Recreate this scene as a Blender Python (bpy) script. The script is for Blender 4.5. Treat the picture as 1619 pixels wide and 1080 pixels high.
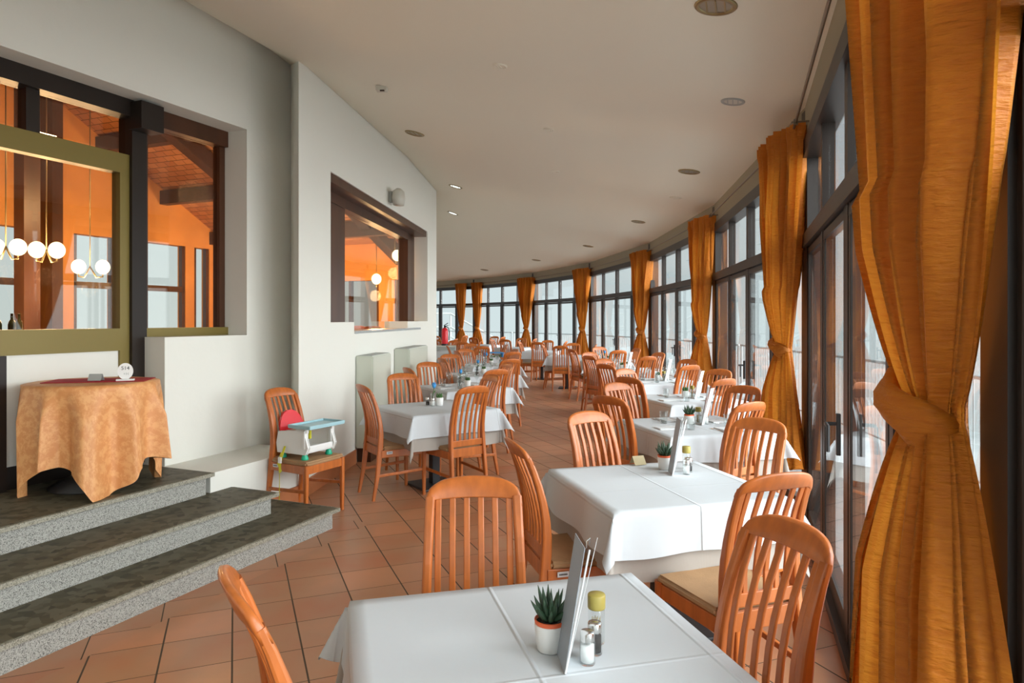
import bpy, bmesh, math, random
from mathutils import Vector, Matrix
random.seed(7)
PI = math.pi
scene = bpy.context.scene
for o in list(bpy.data.objects):
    bpy.data.objects.remove(o)
C = scene.collection

# ------------------------------------------------------------------ camera
cam_d = bpy.data.cameras.new('camera')
cam = bpy.data.objects.new('camera', cam_d)
C.objects.link(cam)
cam.location = (0, 0, 1.6)
cam.rotation_euler = (PI / 2, 0, 0)
cam_d.sensor_width = 36
cam_d.lens = 24.02
cam_d.shift_y = -35 / 1619
cam_d.clip_start = 0.02
scene.camera = cam

# ------------------------------------------------------------------ world: bright fog
w = bpy.data.worlds.new('fog_sky')
scene.world = w
w.use_nodes = True
nt = w.node_tree
bg = nt.nodes['Background']
tc = nt.nodes.new('ShaderNodeTexCoord')
sx = nt.nodes.new('ShaderNodeSeparateXYZ')
rp = nt.nodes.new('ShaderNodeValToRGB')
nt.links.new(tc.outputs['Generated'], sx.inputs[0])
nt.links.new(sx.outputs['Z'], rp.inputs[0])
nt.links.new(rp.outputs[0], bg.inputs[0])
rp.color_ramp.elements[0].position = 0.0
rp.color_ramp.elements[0].color = (0.66, 0.76, 0.77, 1)
rp.color_ramp.elements[1].position = 0.35
rp.color_ramp.elements[1].color = (0.56, 0.68, 0.74, 1)
bg.inputs[1].default_value = 0.55

# ------------------------------------------------------------------ soft daylight through the fog, plus an added fill sun
def sun(name, direction, strength, angle, col):
    d = bpy.data.lights.new(name, 'SUN')
    d.energy = strength
    d.angle = math.radians(angle)
    d.color = col
    o = bpy.data.objects.new(name, d)
    C.objects.link(o)
    o.rotation_euler = Vector(direction).to_track_quat('-Z', 'Y').to_euler()
    o.location = (8, 0, 8)
    return o
SUN = sun('daylight', (-0.85, 0.42, -0.42), 5.1, 75, (0.96, 0.99, 1.0))
FILL = sun('fill_sun', (-0.9, 0.35, 0.0), 2.2, 170, (0.93, 0.98, 1.0))  # broad second sun, added as ambient fill from the window side

vs = scene.view_settings
scene.display_settings.display_device = 'sRGB'
vs.view_transform = 'Standard'
vs.look = 'None'
vs.gamma = 1
vs.use_curve_mapping = False
vs.exposure = 0.9

# ------------------------------------------------------------------ materials
def new_mat(name):
    m = bpy.data.materials.new(name)
    m.use_nodes = True
    n = m.node_tree
    b = n.nodes['Principled BSDF']
    return m, n, b

def pm(name, col, rough=0.5, metal=0.0, spec=0.5, bump=0.0, bscale=50.0, var=0.0, vscale=5.0, stretch=(1, 1, 1), alt=None, coat=0.0):
    """plain principled with optional noise colour variation and bump"""
    m, n, b = new_mat(name)
    b.inputs['Base Color'].default_value = (*col, 1)
    b.inputs['Roughness'].default_value = rough
    b.inputs['Metallic'].default_value = metal
    b.inputs['Specular IOR Level'].default_value = spec
    b.inputs['Coat Weight'].default_value = coat
    tcn = n.nodes.new('ShaderNodeTexCoord')
    mp = n.nodes.new('ShaderNodeMapping')
    mp.inputs['Scale'].default_value = stretch
    n.links.new(tcn.outputs['Object'], mp.inputs[0])
    if var > 0 or alt:
        nz = n.nodes.new('ShaderNodeTexNoise')
        nz.inputs['Scale'].default_value = vscale
        nz.inputs['Detail'].default_value = 5
        n.links.new(mp.outputs[0], nz.inputs['Vector'])
        r = n.nodes.new('ShaderNodeValToRGB')
        a = alt if alt else tuple(c * (1 - var) for c in col)
        r.color_ramp.elements[0].color = (*a, 1)
        r.color_ramp.elements[0].position = 0.35
        r.color_ramp.elements[1].color = (*col, 1)
        r.color_ramp.elements[1].position = 0.65
        n.links.new(nz.outputs['Fac'], r.inputs[0])
        n.links.new(r.outputs[0], b.inputs['Base Color'])
    if bump > 0:
        nz = n.nodes.new('ShaderNodeTexNoise')
        nz.inputs['Scale'].default_value = bscale
        nz.inputs['Detail'].default_value = 4
        n.links.new(mp.outputs[0], nz.inputs['Vector'])
        bp = n.nodes.new('ShaderNodeBump')
        bp.inputs['Strength'].default_value = bump
        bp.inputs['Distance'].default_value = 0.01
        n.links.new(nz.outputs['Fac'], bp.inputs['Height'])
        n.links.new(bp.outputs[0], b.inputs['Normal'])
    return m

M = {}
M['plaster'] = pm('white_plaster', (0.78, 0.78, 0.72), 0.85, bump=0.15, bscale=14, spec=0.2)
M['ceiling'] = pm('ceiling_paint', (0.84, 0.81, 0.70), 0.9, bump=0.08, bscale=6, spec=0.1)
M['fascia'] = pm('fascia_paint', (0.30, 0.26, 0.18), 0.6)
M['frame'] = pm('dark_bronze_frame', (0.022, 0.016, 0.013), 0.38, spec=0.3)
M['frame_brown'] = pm('brown_frame', (0.085, 0.03, 0.012), 0.35, var=0.35, vscale=6, stretch=(1, 1, 0.2))
M['olive'] = pm('olive_gold_frame', (0.20, 0.15, 0.035), 0.4, metal=0.2)
M['wood'] = pm('cherry_wood', (0.55, 0.15, 0.028), 0.36, var=0.24, vscale=9, stretch=(3, 3, 0.35), spec=0.5, coat=0.1)
M['seat'] = pm('tan_seat_fabric', (0.43, 0.25, 0.12), 0.75, bump=0.2, bscale=160, var=0.2, vscale=7)
M['skirting'] = pm('terracotta_skirting', (0.50, 0.18, 0.07), 0.5, var=0.2, vscale=4)
M['black'] = pm('black_metal', (0.02, 0.02, 0.022), 0.45, bump=0.1, bscale=80)
M['steel'] = pm('brushed_steel', (0.62, 0.62, 0.60), 0.25, metal=1.0)
M['rod'] = pm('curtain_rod_metal', (0.20, 0.17, 0.13), 0.35, metal=0.8)
M['pot'] = pm('white_ceramic', (0.80, 0.80, 0.78), 0.35)
M['terra'] = pm('orange_plastic', (0.75, 0.13, 0.04), 0.45)
M['soil'] = pm('soil', (0.02, 0.014, 0.01), 0.95, bump=0.5, bscale=60)
M['leaf'] = pm('succulent_green', (0.045, 0.10, 0.05), 0.45, var=0.5, vscale=40)
M['leaf2'] = pm('plant_green', (0.08, 0.20, 0.05), 0.5, var=0.4, vscale=25)
M['paper'] = pm('white_card', (0.68, 0.70, 0.71), 0.6)
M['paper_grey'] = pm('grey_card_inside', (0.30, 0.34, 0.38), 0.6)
M['kraft'] = pm('kraft_card', (0.46, 0.38, 0.22), 0.7)
M['salt'] = pm('salt', (0.85, 0.85, 0.83), 0.8)
M['pepper'] = pm('peppercorns', (0.05, 0.04, 0.035), 0.8, var=0.6, vscale=200)
M['lid'] = pm('olive_gold_lid', (0.42, 0.34, 0.08), 0.4)
M['blue'] = pm('blue_flower', (0.05, 0.32, 0.72), 0.6, var=0.4, vscale=30)
M['red_cloth'] = pm('red_mat', (0.42, 0.015, 0.03), 0.8, bump=0.2, bscale=120)
M['booster_red'] = pm('glossy_red_plastic', (0.72, 0.01, 0.02), 0.18)
M['booster_white'] = pm('white_plastic', (0.80, 0.80, 0.78), 0.35)
M['booster_blue'] = pm('pale_blue_plastic', (0.36, 0.58, 0.64), 0.3)
M['booster_green'] = pm('teal_green_rubber', (0.01, 0.42, 0.24), 0.4)
M['strap'] = pm('yellow_green_webbing', (0.60, 0.56, 0.03), 0.7)
M['ext_red'] = pm('extinguisher_red', (0.70, 0.01, 0.02), 0.3)
M['grey'] = pm('grey_paint', (0.40, 0.42, 0.40), 0.5)
M['radiator'] = pm('pale_green_grey_enamel', (0.58, 0.61, 0.52), 0.35)
M['cream'] = pm('cream_plastic', (0.60, 0.59, 0.52), 0.5)
M['dark_text'] = pm('dark_print', (0.03, 0.03, 0.03), 0.6)
M['rail'] = pm('painted_railing', (0.42, 0.46, 0.47), 0.5)
M['balcony'] = pm('balcony_concrete', (0.30, 0.31, 0.31), 0.9, var=0.2, vscale=3)
M['orange_wall'] = pm('warm_orange_plaster', (0.80, 0.36, 0.10), 0.85, var=0.15, vscale=2)
M['dark_beam'] = pm('dark_stained_beam', (0.06, 0.022, 0.014), 0.5, var=0.3, vscale=8, stretch=(1, 1, 4))
M['inner_floor'] = pm('inner_floor', (0.16, 0.06, 0.03), 0.4, var=0.2)
M['bottle'] = pm('dark_bottle', (0.01, 0.014, 0.008), 0.1)
M['gold_lens'] = pm('brass_ring', (0.33, 0.26, 0.13), 0.35, metal=0.8)
M['lens_dark'] = pm('downlight_reflector', (0.30, 0.27, 0.20), 0.3, metal=0.6)
M['sheer'] = pm('sheer_fabric', (0.7, 0.72, 0.72), 0.9)

def glass_mat(name, tint, refl=1.0, rough=0.0):
    m = bpy.data.materials.new(name)
    m.use_nodes = True
    n = m.node_tree
    n.nodes.clear()
    out = n.nodes.new('ShaderNodeOutputMaterial')
    mix = n.nodes.new('ShaderNodeMixShader')
    tr = n.nodes.new('ShaderNodeBsdfTransparent')
    gl = n.nodes.new('ShaderNodeBsdfGlossy')
    lw = n.nodes.new('ShaderNodeLayerWeight')
    lw.inputs['Blend'].default_value = 0.5
    pw = n.nodes.new('ShaderNodeMath'); pw.operation = 'POWER'; pw.inputs[1].default_value = 5.0
    n.links.new(lw.outputs['Facing'], pw.inputs[0])
    fr = n.nodes.new('ShaderNodeMath'); fr.operation = 'MULTIPLY_ADD'; fr.inputs[1].default_value = 0.5; fr.inputs[2].default_value = 0.03
    n.links.new(pw.outputs[0], fr.inputs[0])
    mu = n.nodes.new('ShaderNodeMath')
    mu.operation = 'MULTIPLY'
    mu.use_clamp = True
    mu.inputs[1].default_value = refl
    tr.inputs[0].default_value = (*tint, 1)
    gl.inputs['Roughness'].default_value = rough
    gl.inputs[0].default_value = (1, 1, 1, 1)
    n.links.new(fr.outputs[0], mu.inputs[0])
    n.links.new(mu.outputs[0], mix.inputs[0])
    n.links.new(tr.outputs[0], mix.inputs[1])
    n.links.new(gl.outputs[0], mix.inputs[2])
    n.links.new(mix.outputs[0], out.inputs[0])
    return m
M['glass'] = glass_mat('window_glass', (0.985, 0.995, 0.995), 1.0)
M['glass_in'] = glass_mat('inner_window_glass', (0.94, 0.93, 0.9), 1.5)
M['glassware'] = glass_mat('clear_glassware', (0.93, 0.95, 0.95), 1.8, 0.02)

def emis(name, col, s):
    m = bpy.data.materials.new(name)
    m.use_nodes = True
    n = m.node_tree
    n.nodes.clear()
    out = n.nodes.new('ShaderNodeOutputMaterial')
    e = n.nodes.new('ShaderNodeEmission')
    e.inputs[0].default_value = (*col, 1)
    e.inputs[1].default_value = s
    n.links.new(e.outputs[0], out.inputs[0])
    return m
M['globe'] = emis('lit_opal_globe', (1.0, 0.74, 0.42), 3.2)
M['lit_lens'] = emis('lit_downlight_lens', (0.9, 1.0, 0.95), 1.6)

# --- tiles
def tile_mat():
    m, n, b = new_mat('terracotta_tiles')
    L = n.links
    tcn = n.nodes.new('ShaderNodeTexCoord')
    def grid(ang, off, size, wid_a, wid_b):
        mp = n.nodes.new('ShaderNodeMapping')
        mp.vector_type = 'TEXTURE'
        mp.inputs['Location'].default_value = (*off, 0)
        mp.inputs['Rotation'].default_value = (0, 0, ang)
        mp.inputs['Scale'].default_value = (size, size, 1)
        L.new(tcn.outputs['Object'], mp.inputs[0])
        sp = n.nodes.new('ShaderNodeSeparateXYZ')
        L.new(mp.outputs[0], sp.inputs[0])
        outs = []
        for ax, wd in (('X', wid_a), ('Y', wid_b)):
            pp = n.nodes.new('ShaderNodeMath'); pp.operation = 'PINGPONG'; pp.inputs[1].default_value = 0.5
            L.new(sp.outputs[ax], pp.inputs[0])
            lt = n.nodes.new('ShaderNodeMapRange')
            lt.inputs['From Min'].default_value = wd * 0.6
            lt.inputs['From Max'].default_value = wd
            L.new(pp.outputs[0], lt.inputs['Value'])
            outs.append(lt.outputs[0])
        mn = n.nodes.new('ShaderNodeMath'); mn.operation = 'MINIMUM'
        L.new(outs[0], mn.inputs[0]); L.new(outs[1], mn.inputs[1])
        fl = n.nodes.new('ShaderNodeVectorMath'); fl.operation = 'FLOOR'
        L.new(mp.outputs[0], fl.inputs[0])
        wn = n.nodes.new('ShaderNodeTexWhiteNoise')
        L.new(fl.outputs[0], wn.inputs[0])
        return mn.outputs[0], wn.outputs['Value'], mp.outputs[0]
    g1, r1, v1 = grid(math.radians(22.1), (-1.493, 4.485), 0.315, 0.016, 0.009)
    g2, r2, v2 = grid(math.radians(-66.9), (-1.374 + 0.2, 5.227), 0.315, 0.008, 0.012)
    # the border row of tiles that runs along the steps
    dp = n.nodes.new('ShaderNodeVectorMath'); dp.operation = 'DOT_PRODUCT'
    dp.inputs[1].default_value = (-0.92, 0.392, 0)
    L.new(tcn.outputs['Object'], dp.inputs[0])
    gt = n.nodes.new('ShaderNodeMath'); gt.operation = 'GREATER_THAN'; gt.inputs[1].default_value = 3.313 - 0.19
    L.new(dp.outputs['Value'], gt.inputs[0])
    ds = n.nodes.new('ShaderNodeVectorMath'); ds.operation = 'DOT_PRODUCT'
    ds.inputs[1].default_value = (0.392, 0.92, 0)
    L.new(tcn.outputs['Object'], ds.inputs[0])
    lt2 = n.nodes.new('ShaderNodeMath'); lt2.operation = 'LESS_THAN'; lt2.inputs[1].default_value = 4.5
    L.new(ds.outputs['Value'], lt2.inputs[0])
    mk = n.nodes.new('ShaderNodeMath'); mk.operation = 'MULTIPLY'
    L.new(gt.outputs[0], mk.inputs[0]); L.new(lt2.outputs[0], mk.inputs[1])
    def mixf(a, c):
        x = n.nodes.new('ShaderNodeMix'); x.data_type = 'FLOAT'
        L.new(mk.outputs[0], x.inputs[0]); L.new(a, x.inputs[2]); L.new(c, x.inputs[3])
        return x.outputs[0]
    g = mixf(g1, g2)
    rnd = mixf(r1, r2)
    nz = n.nodes.new('ShaderNodeTexNoise'); nz.inputs['Scale'].default_value = 3.2; nz.inputs['Detail'].default_value = 6
    L.new(tcn.outputs['Object'], nz.inputs['Vector'])
    ad = n.nodes.new('ShaderNodeMath'); ad.operation = 'MULTIPLY_ADD'
    L.new(rnd, ad.inputs[0]); ad.inputs[1].default_value = 0.45
    L.new(nz.outputs['Fac'], ad.inputs[2])
    cr = n.nodes.new('ShaderNodeValToRGB')
    cr.color_ramp.elements[0].position = 0.35
    cr.color_ramp.elements[0].color = (0.41, 0.14, 0.058, 1)
    cr.color_ramp.elements[1].position = 1.0
    cr.color_ramp.elements[1].color = (0.50, 0.205, 0.095, 1)
    e = cr.color_ramp.elements.new(0.7); e.color = (0.40, 0.19, 0.095, 1)
    L.new(ad.outputs[0], cr.inputs[0])
    mx = n.nodes.new('ShaderNodeMix'); mx.data_type = 'RGBA'
    L.new(g, mx.inputs[0])
    mx.inputs[6].default_value = (0.07, 0.045, 0.025, 1)
    L.new(cr.outputs[0], mx.inputs[7])
    L.new(mx.outputs[2], b.inputs['Base Color'])
    rr = n.nodes.new('ShaderNodeMapRange')
    rr.inputs['To Min'].default_value = 0.8; rr.inputs['To Max'].default_value = 0.33
    L.new(g, rr.inputs['Value']); L.new(rr.outputs[0], b.inputs['Roughness'])
    bp = n.nodes.new('ShaderNodeBump'); bp.inputs['Distance'].default_value = 0.004; bp.inputs['Strength'].default_value = 0.5
    ml = n.nodes.new('ShaderNodeMath'); ml.operation = 'MULTIPLY_ADD'; ml.inputs[1].default_value = 0.25
    L.new(nz.outputs['Fac'], ml.inputs[0]); L.new(g, ml.inputs[2])
    L.new(ml.outputs[0], bp.inputs['Height']); L.new(bp.outputs[0], b.inputs['Normal'])
    return m
M['tiles'] = tile_mat()

def granite(name, base, dark, light, scale, rough):
    m, n, b = new_mat(name)
    L = n.links
    tcn = n.nodes.new('ShaderNodeTexCoord')
    vo = n.nodes.new('ShaderNodeTexVoronoi'); vo.inputs['Scale'].default_value = scale
    L.new(tcn.outputs['Object'], vo.inputs['Vector'])
    nz = n.nodes.new('ShaderNodeTexNoise'); nz.inputs['Scale'].default_value = scale * 0.5; nz.inputs['Detail'].default_value = 6
    L.new(tcn.outputs['Object'], nz.inputs['Vector'])
    sp = n.nodes.new('ShaderNodeSeparateColor'); L.new(vo.outputs['Color'], sp.inputs[0])
    ad = n.nodes.new('ShaderNodeMath'); ad.operation = 'MULTIPLY_ADD'; ad.inputs[1].default_value = 0.5
    L.new(nz.outputs['Fac'], ad.inputs[0]); L.new(sp.outputs[0], ad.inputs[2])
    cr = n.nodes.new('ShaderNodeValToRGB')
    cr.color_ramp.elements[0].position = 0.32; cr.color_ramp.elements[0].color = (*dark, 1)
    cr.color_ramp.elements[1].position = 1.1 if False else 1.0; cr.color_ramp.elements[1].color = (*light, 1)
    e = cr.color_ramp.elements.new(0.52); e.color = (*base, 1)
    L.new(ad.outputs[0], cr.inputs[0]); L.new(cr.outputs[0], b.inputs['Base Color'])
    b.inputs['Roughness'].default_value = rough
    return m
M['granite'] = granite('speckled_granite', (0.27, 0.265, 0.235), (0.10, 0.10, 0.09), (0.42, 0.41, 0.37), 270, 0.6)
M['nosing'] = granite('worn_granite_nosing', (0.25, 0.235, 0.18), (0.13, 0.12, 0.09), (0.36, 0.34, 0.27), 200, 0.6)
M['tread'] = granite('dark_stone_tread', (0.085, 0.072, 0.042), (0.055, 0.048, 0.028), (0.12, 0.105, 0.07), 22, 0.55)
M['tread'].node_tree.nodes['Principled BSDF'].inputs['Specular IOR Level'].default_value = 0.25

def cloth_mat(name, col, crease=True, rib=False):
    m, n, b = new_mat(name)
    L = n.links
    b.inputs['Base Color'].default_value = (*col, 1)
    b.inputs['Roughness'].default_value = 0.75
    b.inputs['Specular IOR Level'].default_value = 0.25
    tcn = n.nodes.new('ShaderNodeTexCoord')
    uv = tcn.outputs['UV']
    sp = n.nodes.new('ShaderNodeSeparateXYZ'); L.new(uv, sp.inputs[0])
    nz = n.nodes.new('ShaderNodeTexNoise'); nz.inputs['Scale'].default_value = 5; nz.inputs['Detail'].default_value = 3
    L.new(uv, nz.inputs['Vector'])
    last = nz.outputs['Fac']
    if rib:
        wv = n.nodes.new('ShaderNodeTexWave'); wv.inputs['Scale'].default_value = 55; wv.bands_direction = 'X'
        sc = n.nodes.new('ShaderNodeVectorMath'); sc.operation = 'MULTIPLY'; sc.inputs[1].default_value = (1, 1, 0)
        L.new(uv, wv.inputs['Vector'])
        cr = n.nodes.new('ShaderNodeValToRGB')
        cr.color_ramp.elements[0].color = (*[c * 0.75 for c in col], 1)
        cr.color_ramp.elements[1].color = (*col, 1)
        L.new(wv.outputs['Fac'], cr.inputs[0]); L.new(cr.outputs[0], b.inputs['Base Color'])
    if crease:
        for ax, per in (('X', 0.225), ('Y', 0.3)):
            pp = n.nodes.new('ShaderNodeMath'); pp.operation = 'PINGPONG'; pp.inputs[1].default_value = per
            of = n.nodes.new('ShaderNodeMath'); of.operation = 'ADD'; of.inputs[1].default_value = 0.03 if ax == 'X' else 0.11
            L.new(sp.outputs[ax], of.inputs[0]); L.new(of.outputs[0], pp.inputs[0])
            mr = n.nodes.new('ShaderNodeMapRange'); mr.interpolation_type = 'SMOOTHSTEP'
            mr.inputs['From Min'].default_value = 0.0; mr.inputs['From Max'].default_value = 0.009
            mr.inputs['To Min'].default_value = 1.1 if ax == 'X' else 0.5; mr.inputs['To Max'].default_value = 0.0
            L.new(pp.outputs[0], mr.inputs['Value'])
            ad = n.nodes.new('ShaderNodeMath'); ad.operation = 'ADD'
            L.new(last, ad.inputs[0]); L.new(mr.outputs[0], ad.inputs[1])
            last = ad.outputs[0]
    bp = n.nodes.new('ShaderNodeBump'); bp.inputs['Distance'].default_value = 0.006; bp.inputs['Strength'].default_value = 0.55
    L.new(last, bp.inputs['Height']); L.new(bp.outputs[0], b.inputs['Normal'])
    return m
M['white_cloth'] = cloth_mat('white_tablecloth', (0.58, 0.615, 0.64))
M['under_cloth'] = cloth_mat('beige_undercloth', (0.46, 0.42, 0.375), crease=False, rib=True)

def damask():
    m, n, b = new_mat('peach_damask')
    L = n.links
    tcn = n.nodes.new('ShaderNodeTexCoord')
    nz = n.nodes.new('ShaderNodeTexNoise'); nz.inputs['Scale'].default_value = 15; nz.inputs['Detail'].default_value = 9; nz.inputs['Roughness'].default_value = 0.75
    L.new(tcn.outputs['UV'], nz.inputs['Vector'])
    cr = n.nodes.new('ShaderNodeValToRGB')
    cr.color_ramp.elements[0].position = 0.46; cr.color_ramp.elements[0].color = (0.66, 0.28, 0.095, 1)
    cr.color_ramp.elements[1].position = 0.56; cr.color_ramp.elements[1].color = (0.76, 0.38, 0.15, 1)
    L.new(nz.outputs['Fac'], cr.inputs[0]); L.new(cr.outputs[0], b.inputs['Base Color'])
    b.inputs['Roughness'].default_value = 0.5
    return m
M['damask'] = damask()

def curtain_mat():
    m = bpy.data.materials.new('amber_curtain_fabric')
    m.use_nodes = True
    n = m.node_tree; L = n.links
    n.nodes.clear()
    out = n.nodes.new('ShaderNodeOutputMaterial')
    b = n.nodes.new('ShaderNodeBsdfPrincipled')
    b.inputs['Roughness'].default_value = 0.5
    b.inputs['Specular IOR Level'].default_value = 0.3
    b.inputs['Sheen Weight'].default_value = 0.3
    b.inputs['Sheen Tint'].default_value = (1, 0.6, 0.2, 1)
    t = n.nodes.new('ShaderNodeBsdfTranslucent')
    mix = n.nodes.new('ShaderNodeMixShader'); mix.inputs[0].default_value = 0.30
    tcn = n.nodes.new('ShaderNodeTexCoord')
    mp = n.nodes.new('ShaderNodeMapping'); mp.inputs['Scale'].default_value = (22, 22, 95)
    L.new(tcn.outputs['Object'], mp.inputs[0])
    nz = n.nodes.new('ShaderNodeTexNoise'); nz.inputs['Scale'].default_value = 1.0; nz.inputs['Detail'].default_value = 4
    L.new(mp.outputs[0], nz.inputs['Vector'])
    cr = n.nodes.new('ShaderNodeValToRGB')
    cr.color_ramp.elements[0].position = 0.3; cr.color_ramp.elements[0].color = (0.52, 0.15, 0.010, 1)
    cr.color_ramp.elements[1].position = 0.7; cr.color_ramp.elements[1].color = (0.62, 0.205, 0.015, 1)
    L.new(nz.outputs['Fac'], cr.inputs[0])
    L.new(cr.outputs[0], b.inputs['Base Color'])
    t.inputs[0].default_value = (0.80, 0.33, 0.03, 1)
    bp = n.nodes.new('ShaderNodeBump'); bp.inputs['Distance'].default_value = 0.012; bp.inputs['Strength'].default_value = 0.8
    L.new(nz.outputs['Fac'], bp.inputs['Height'])
    L.new(bp.outputs[0], b.inputs['Normal']); L.new(bp.outputs[0], t.inputs['Normal'])
    L.new(b.outputs[0], mix.inputs[1]); L.new(t.outputs[0], mix.inputs[2]); L.new(mix.outputs[0], out.inputs[0])
    return m
M['curtain'] = curtain_mat()

def planks():
    m, n, b = new_mat('wood_plank_ceiling')
    L = n.links
    tcn = n.nodes.new('ShaderNodeTexCoord')
    mp = n.nodes.new('ShaderNodeMapping'); mp.inputs['Scale'].default_value = (1.6, 1.6, 1.6); mp.inputs['Rotation'].default_value = (0, 0, 0.4)
    L.new(tcn.outputs['Object'], mp.inputs[0])
    br = n.nodes.new('ShaderNodeTexBrick')
    br.inputs['Color1'].default_value = (0.42, 0.17, 0.07, 1)
    br.inputs['Color2'].default_value = (0.55, 0.26, 0.12, 1)
    br.inputs['Mortar'].default_value = (0.05, 0.02, 0.01, 1)
    br.inputs['Scale'].default_value = 1.5
    br.inputs['Mortar Size'].default_value = 0.012
    L.new(mp.outputs[0], br.inputs['Vector']); L.new(br.outputs['Color'], b.inputs['Base Color'])
    b.inputs['Roughness'].default_value = 0.4
    return m
M['planks'] = planks()

# ------------------------------------------------------------------ mesh helpers
def link(name, bm, mat, parent=None, smooth=False, uvname=None):
    bmesh.ops.recalc_face_normals(bm, faces=bm.faces[:])
    me = bpy.data.meshes.new(name)
    bm.to_mesh(me)
    bm.free()
    if mat: me.materials.append(mat)
    if smooth:
        for p in me.polygons: p.use_smooth = True
    o = bpy.data.objects.new(name, me)
    C.objects.link(o)
    if parent: o.parent = parent
    return o

def box(bm, cx, cy, cz, sx_, sy_, sz_, rot=0.0, bev=0.0):
    mt = Matrix.Translation((cx, cy, cz)) @ Matrix.Rotation(rot, 4, 'Z') @ Matrix.Diagonal((sx_, sy_, sz_, 1))
    r = bmesh.ops.create_cube(bm, size=1, matrix=mt)
    if bev > 0:
        es = list({e for v in r['verts'] for e in v.link_edges})
        bmesh.ops.bevel(bm, geom=es, offset=bev, segments=2, affect='EDGES', profile=0.6)
    return r

def prism(bm, pts, z0, z1):
    a = [bm.verts.new((x, y, z0)) for x, y in pts]
    b = [bm.verts.new((x, y, z1)) for x, y in pts]
    n = len(pts)
    bm.faces.new(a[::-1]); bm.faces.new(b)
    for i in range(n):
        bm.faces.new((a[i], a[(i + 1) % n], b[(i + 1) % n], b[i]))

def lathe(bm, prof, segs=20, center=(0, 0, 0), scale=(1, 1)):
    rings = []
    for r, z in prof:
        if r < 1e-5:
            rings.append([bm.verts.new((center[0], center[1], center[2] + z))])
        else:
            rings.append([bm.verts.new((center[0] + r * scale[0] * math.cos(2 * PI * i / segs), center[1] + r * scale[1] * math.sin(2 * PI * i / segs), center[2] + z)) for i in range(segs)])
    for a, b in zip(rings[:-1], rings[1:]):
        for i in range(segs):
            j = (i + 1) % segs
            if len(a) == 1 and len(b) == 1: continue
            if len(a) == 1: bm.faces.new((a[0], b[i], b[j]))
            elif len(b) == 1: bm.faces.new((a[i], a[j], b[0]))
            else: bm.faces.new((a[i], a[j], b[j], b[i]))

def rrect(w_, d_, c=0.3):
    """rounded rectangle cross section, chamfer fraction c"""
    k = min(w_, d_) * c
    a, b = w_ / 2, d_ / 2
    k2 = k * 0.3
    return [(a - k, -b), (a - k2, -b + k2), (a, -b + k), (a, b - k), (a - k2, b - k2), (a - k, b), (-a + k, b), (-a + k2, b - k2), (-a, b - k), (-a, -b + k), (-a + k2, -b + k2), (-a + k, -b)]

def sweep(bm, path, sizes, side=(1, 0, 0), c=0.3, cap=True):
    """sweep a rounded rectangle; width lies along side"""
    side = Vector(side).normalized()
    rings = []
    n = len(path)
    for i, p in enumerate(path):
        p = Vector(p)
        t = (Vector(path[min(i + 1, n - 1)]) - Vector(path[max(i - 1, 0)])).normalized()
        s = (side - t * side.dot(t)).normalized()
        u = t.cross(s)
        w_, d_ = sizes[i] if isinstance(sizes, list) else sizes
        rings.append([bm.verts.new(p + s * a + u * b) for a, b in rrect(w_, d_, c)])
    m_ = len(rings[0])
    for a, b in zip(rings[:-1], rings[1:]):
        for i in range(m_):
            j = (i + 1) % m_
            bm.faces.new((a[i], a[j], b[j], b[i]))
    if cap:
        bm.faces.new(rings[0][::-1]); bm.faces.new(rings[-1])

def tube(bm, path, r, segs=8):
    n = len(path)
    rings = []
    prev = None
    for i, p in enumerate(path):
        p = Vector(p)
        t = (Vector(path[min(i + 1, n - 1)]) - Vector(path[max(i - 1, 0)])).normalized()
        ref = Vector((0, 0, 1)) if abs(t.z) < 0.9 else Vector((1, 0, 0))
        if prev is not None: ref = prev
        s = (ref - t * ref.dot(t)).normalized()
        prev = s
        u = t.cross(s)
        rr = r[i] if isinstance(r, (list, tuple)) else r
        rings.append([bm.verts.new(p + (s * math.cos(2 * PI * k / segs) + u * math.sin(2 * PI * k / segs)) * rr) for k in range(segs)])
    for a, b in zip(rings[:-1], rings[1:]):
        for i in range(segs):
            j = (i + 1) % segs
            bm.faces.new((a[i], a[j], b[j], b[i]))
    bm.faces.new(rings[0][::-1]); bm.faces.new(rings[-1])

def empty(name, loc=(0, 0, 0), rz=0.0, label=None, cat=None, group=None, kind=None):
    o = bpy.data.objects.new(name, None)
    C.objects.link(o)
    o.empty_display_size = 0.1
    o.location = loc
    o.rotation_euler = (0, 0, rz)
    tag(o, label, cat, group, kind)
    return o

def tag(o, label=None, cat=None, group=None, kind=None):
    if label: o['label'] = label
    if cat: o['category'] = cat
    if group: o['group'] = group
    if kind: o['kind'] = kind
    return o

def struct(name, bm, mat, label=None, parent=None, smooth=False):
    o = link(name, bm, mat, parent, smooth)
    if parent is None: tag(o, label, None, None, 'structure')
    return o

def kids(o): return [c for c in bpy.data.objects if c.parent == o]

def copy_tree(o, parent=None):
    c = o.copy()
    C.objects.link(c)
    if parent: c.parent = parent
    for ch in kids(o): copy_tree(ch, c)
    return c

def place(proto, used, x, y, z, rz, label, group=None, cat=None):
    """first call moves the prototype itself, later calls copy it with its parts"""
    o = proto if not used else copy_tree(proto)
    used.append(1)
    o.location = (x, y, z); o.rotation_euler = (0, 0, rz)
    tag(o, label, cat, group)
    return o

def dir2(deg):
    """unit vector, deg clockwise from +Y"""
    a = math.radians(deg)
    return Vector((math.sin(a), math.cos(a)))

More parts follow.
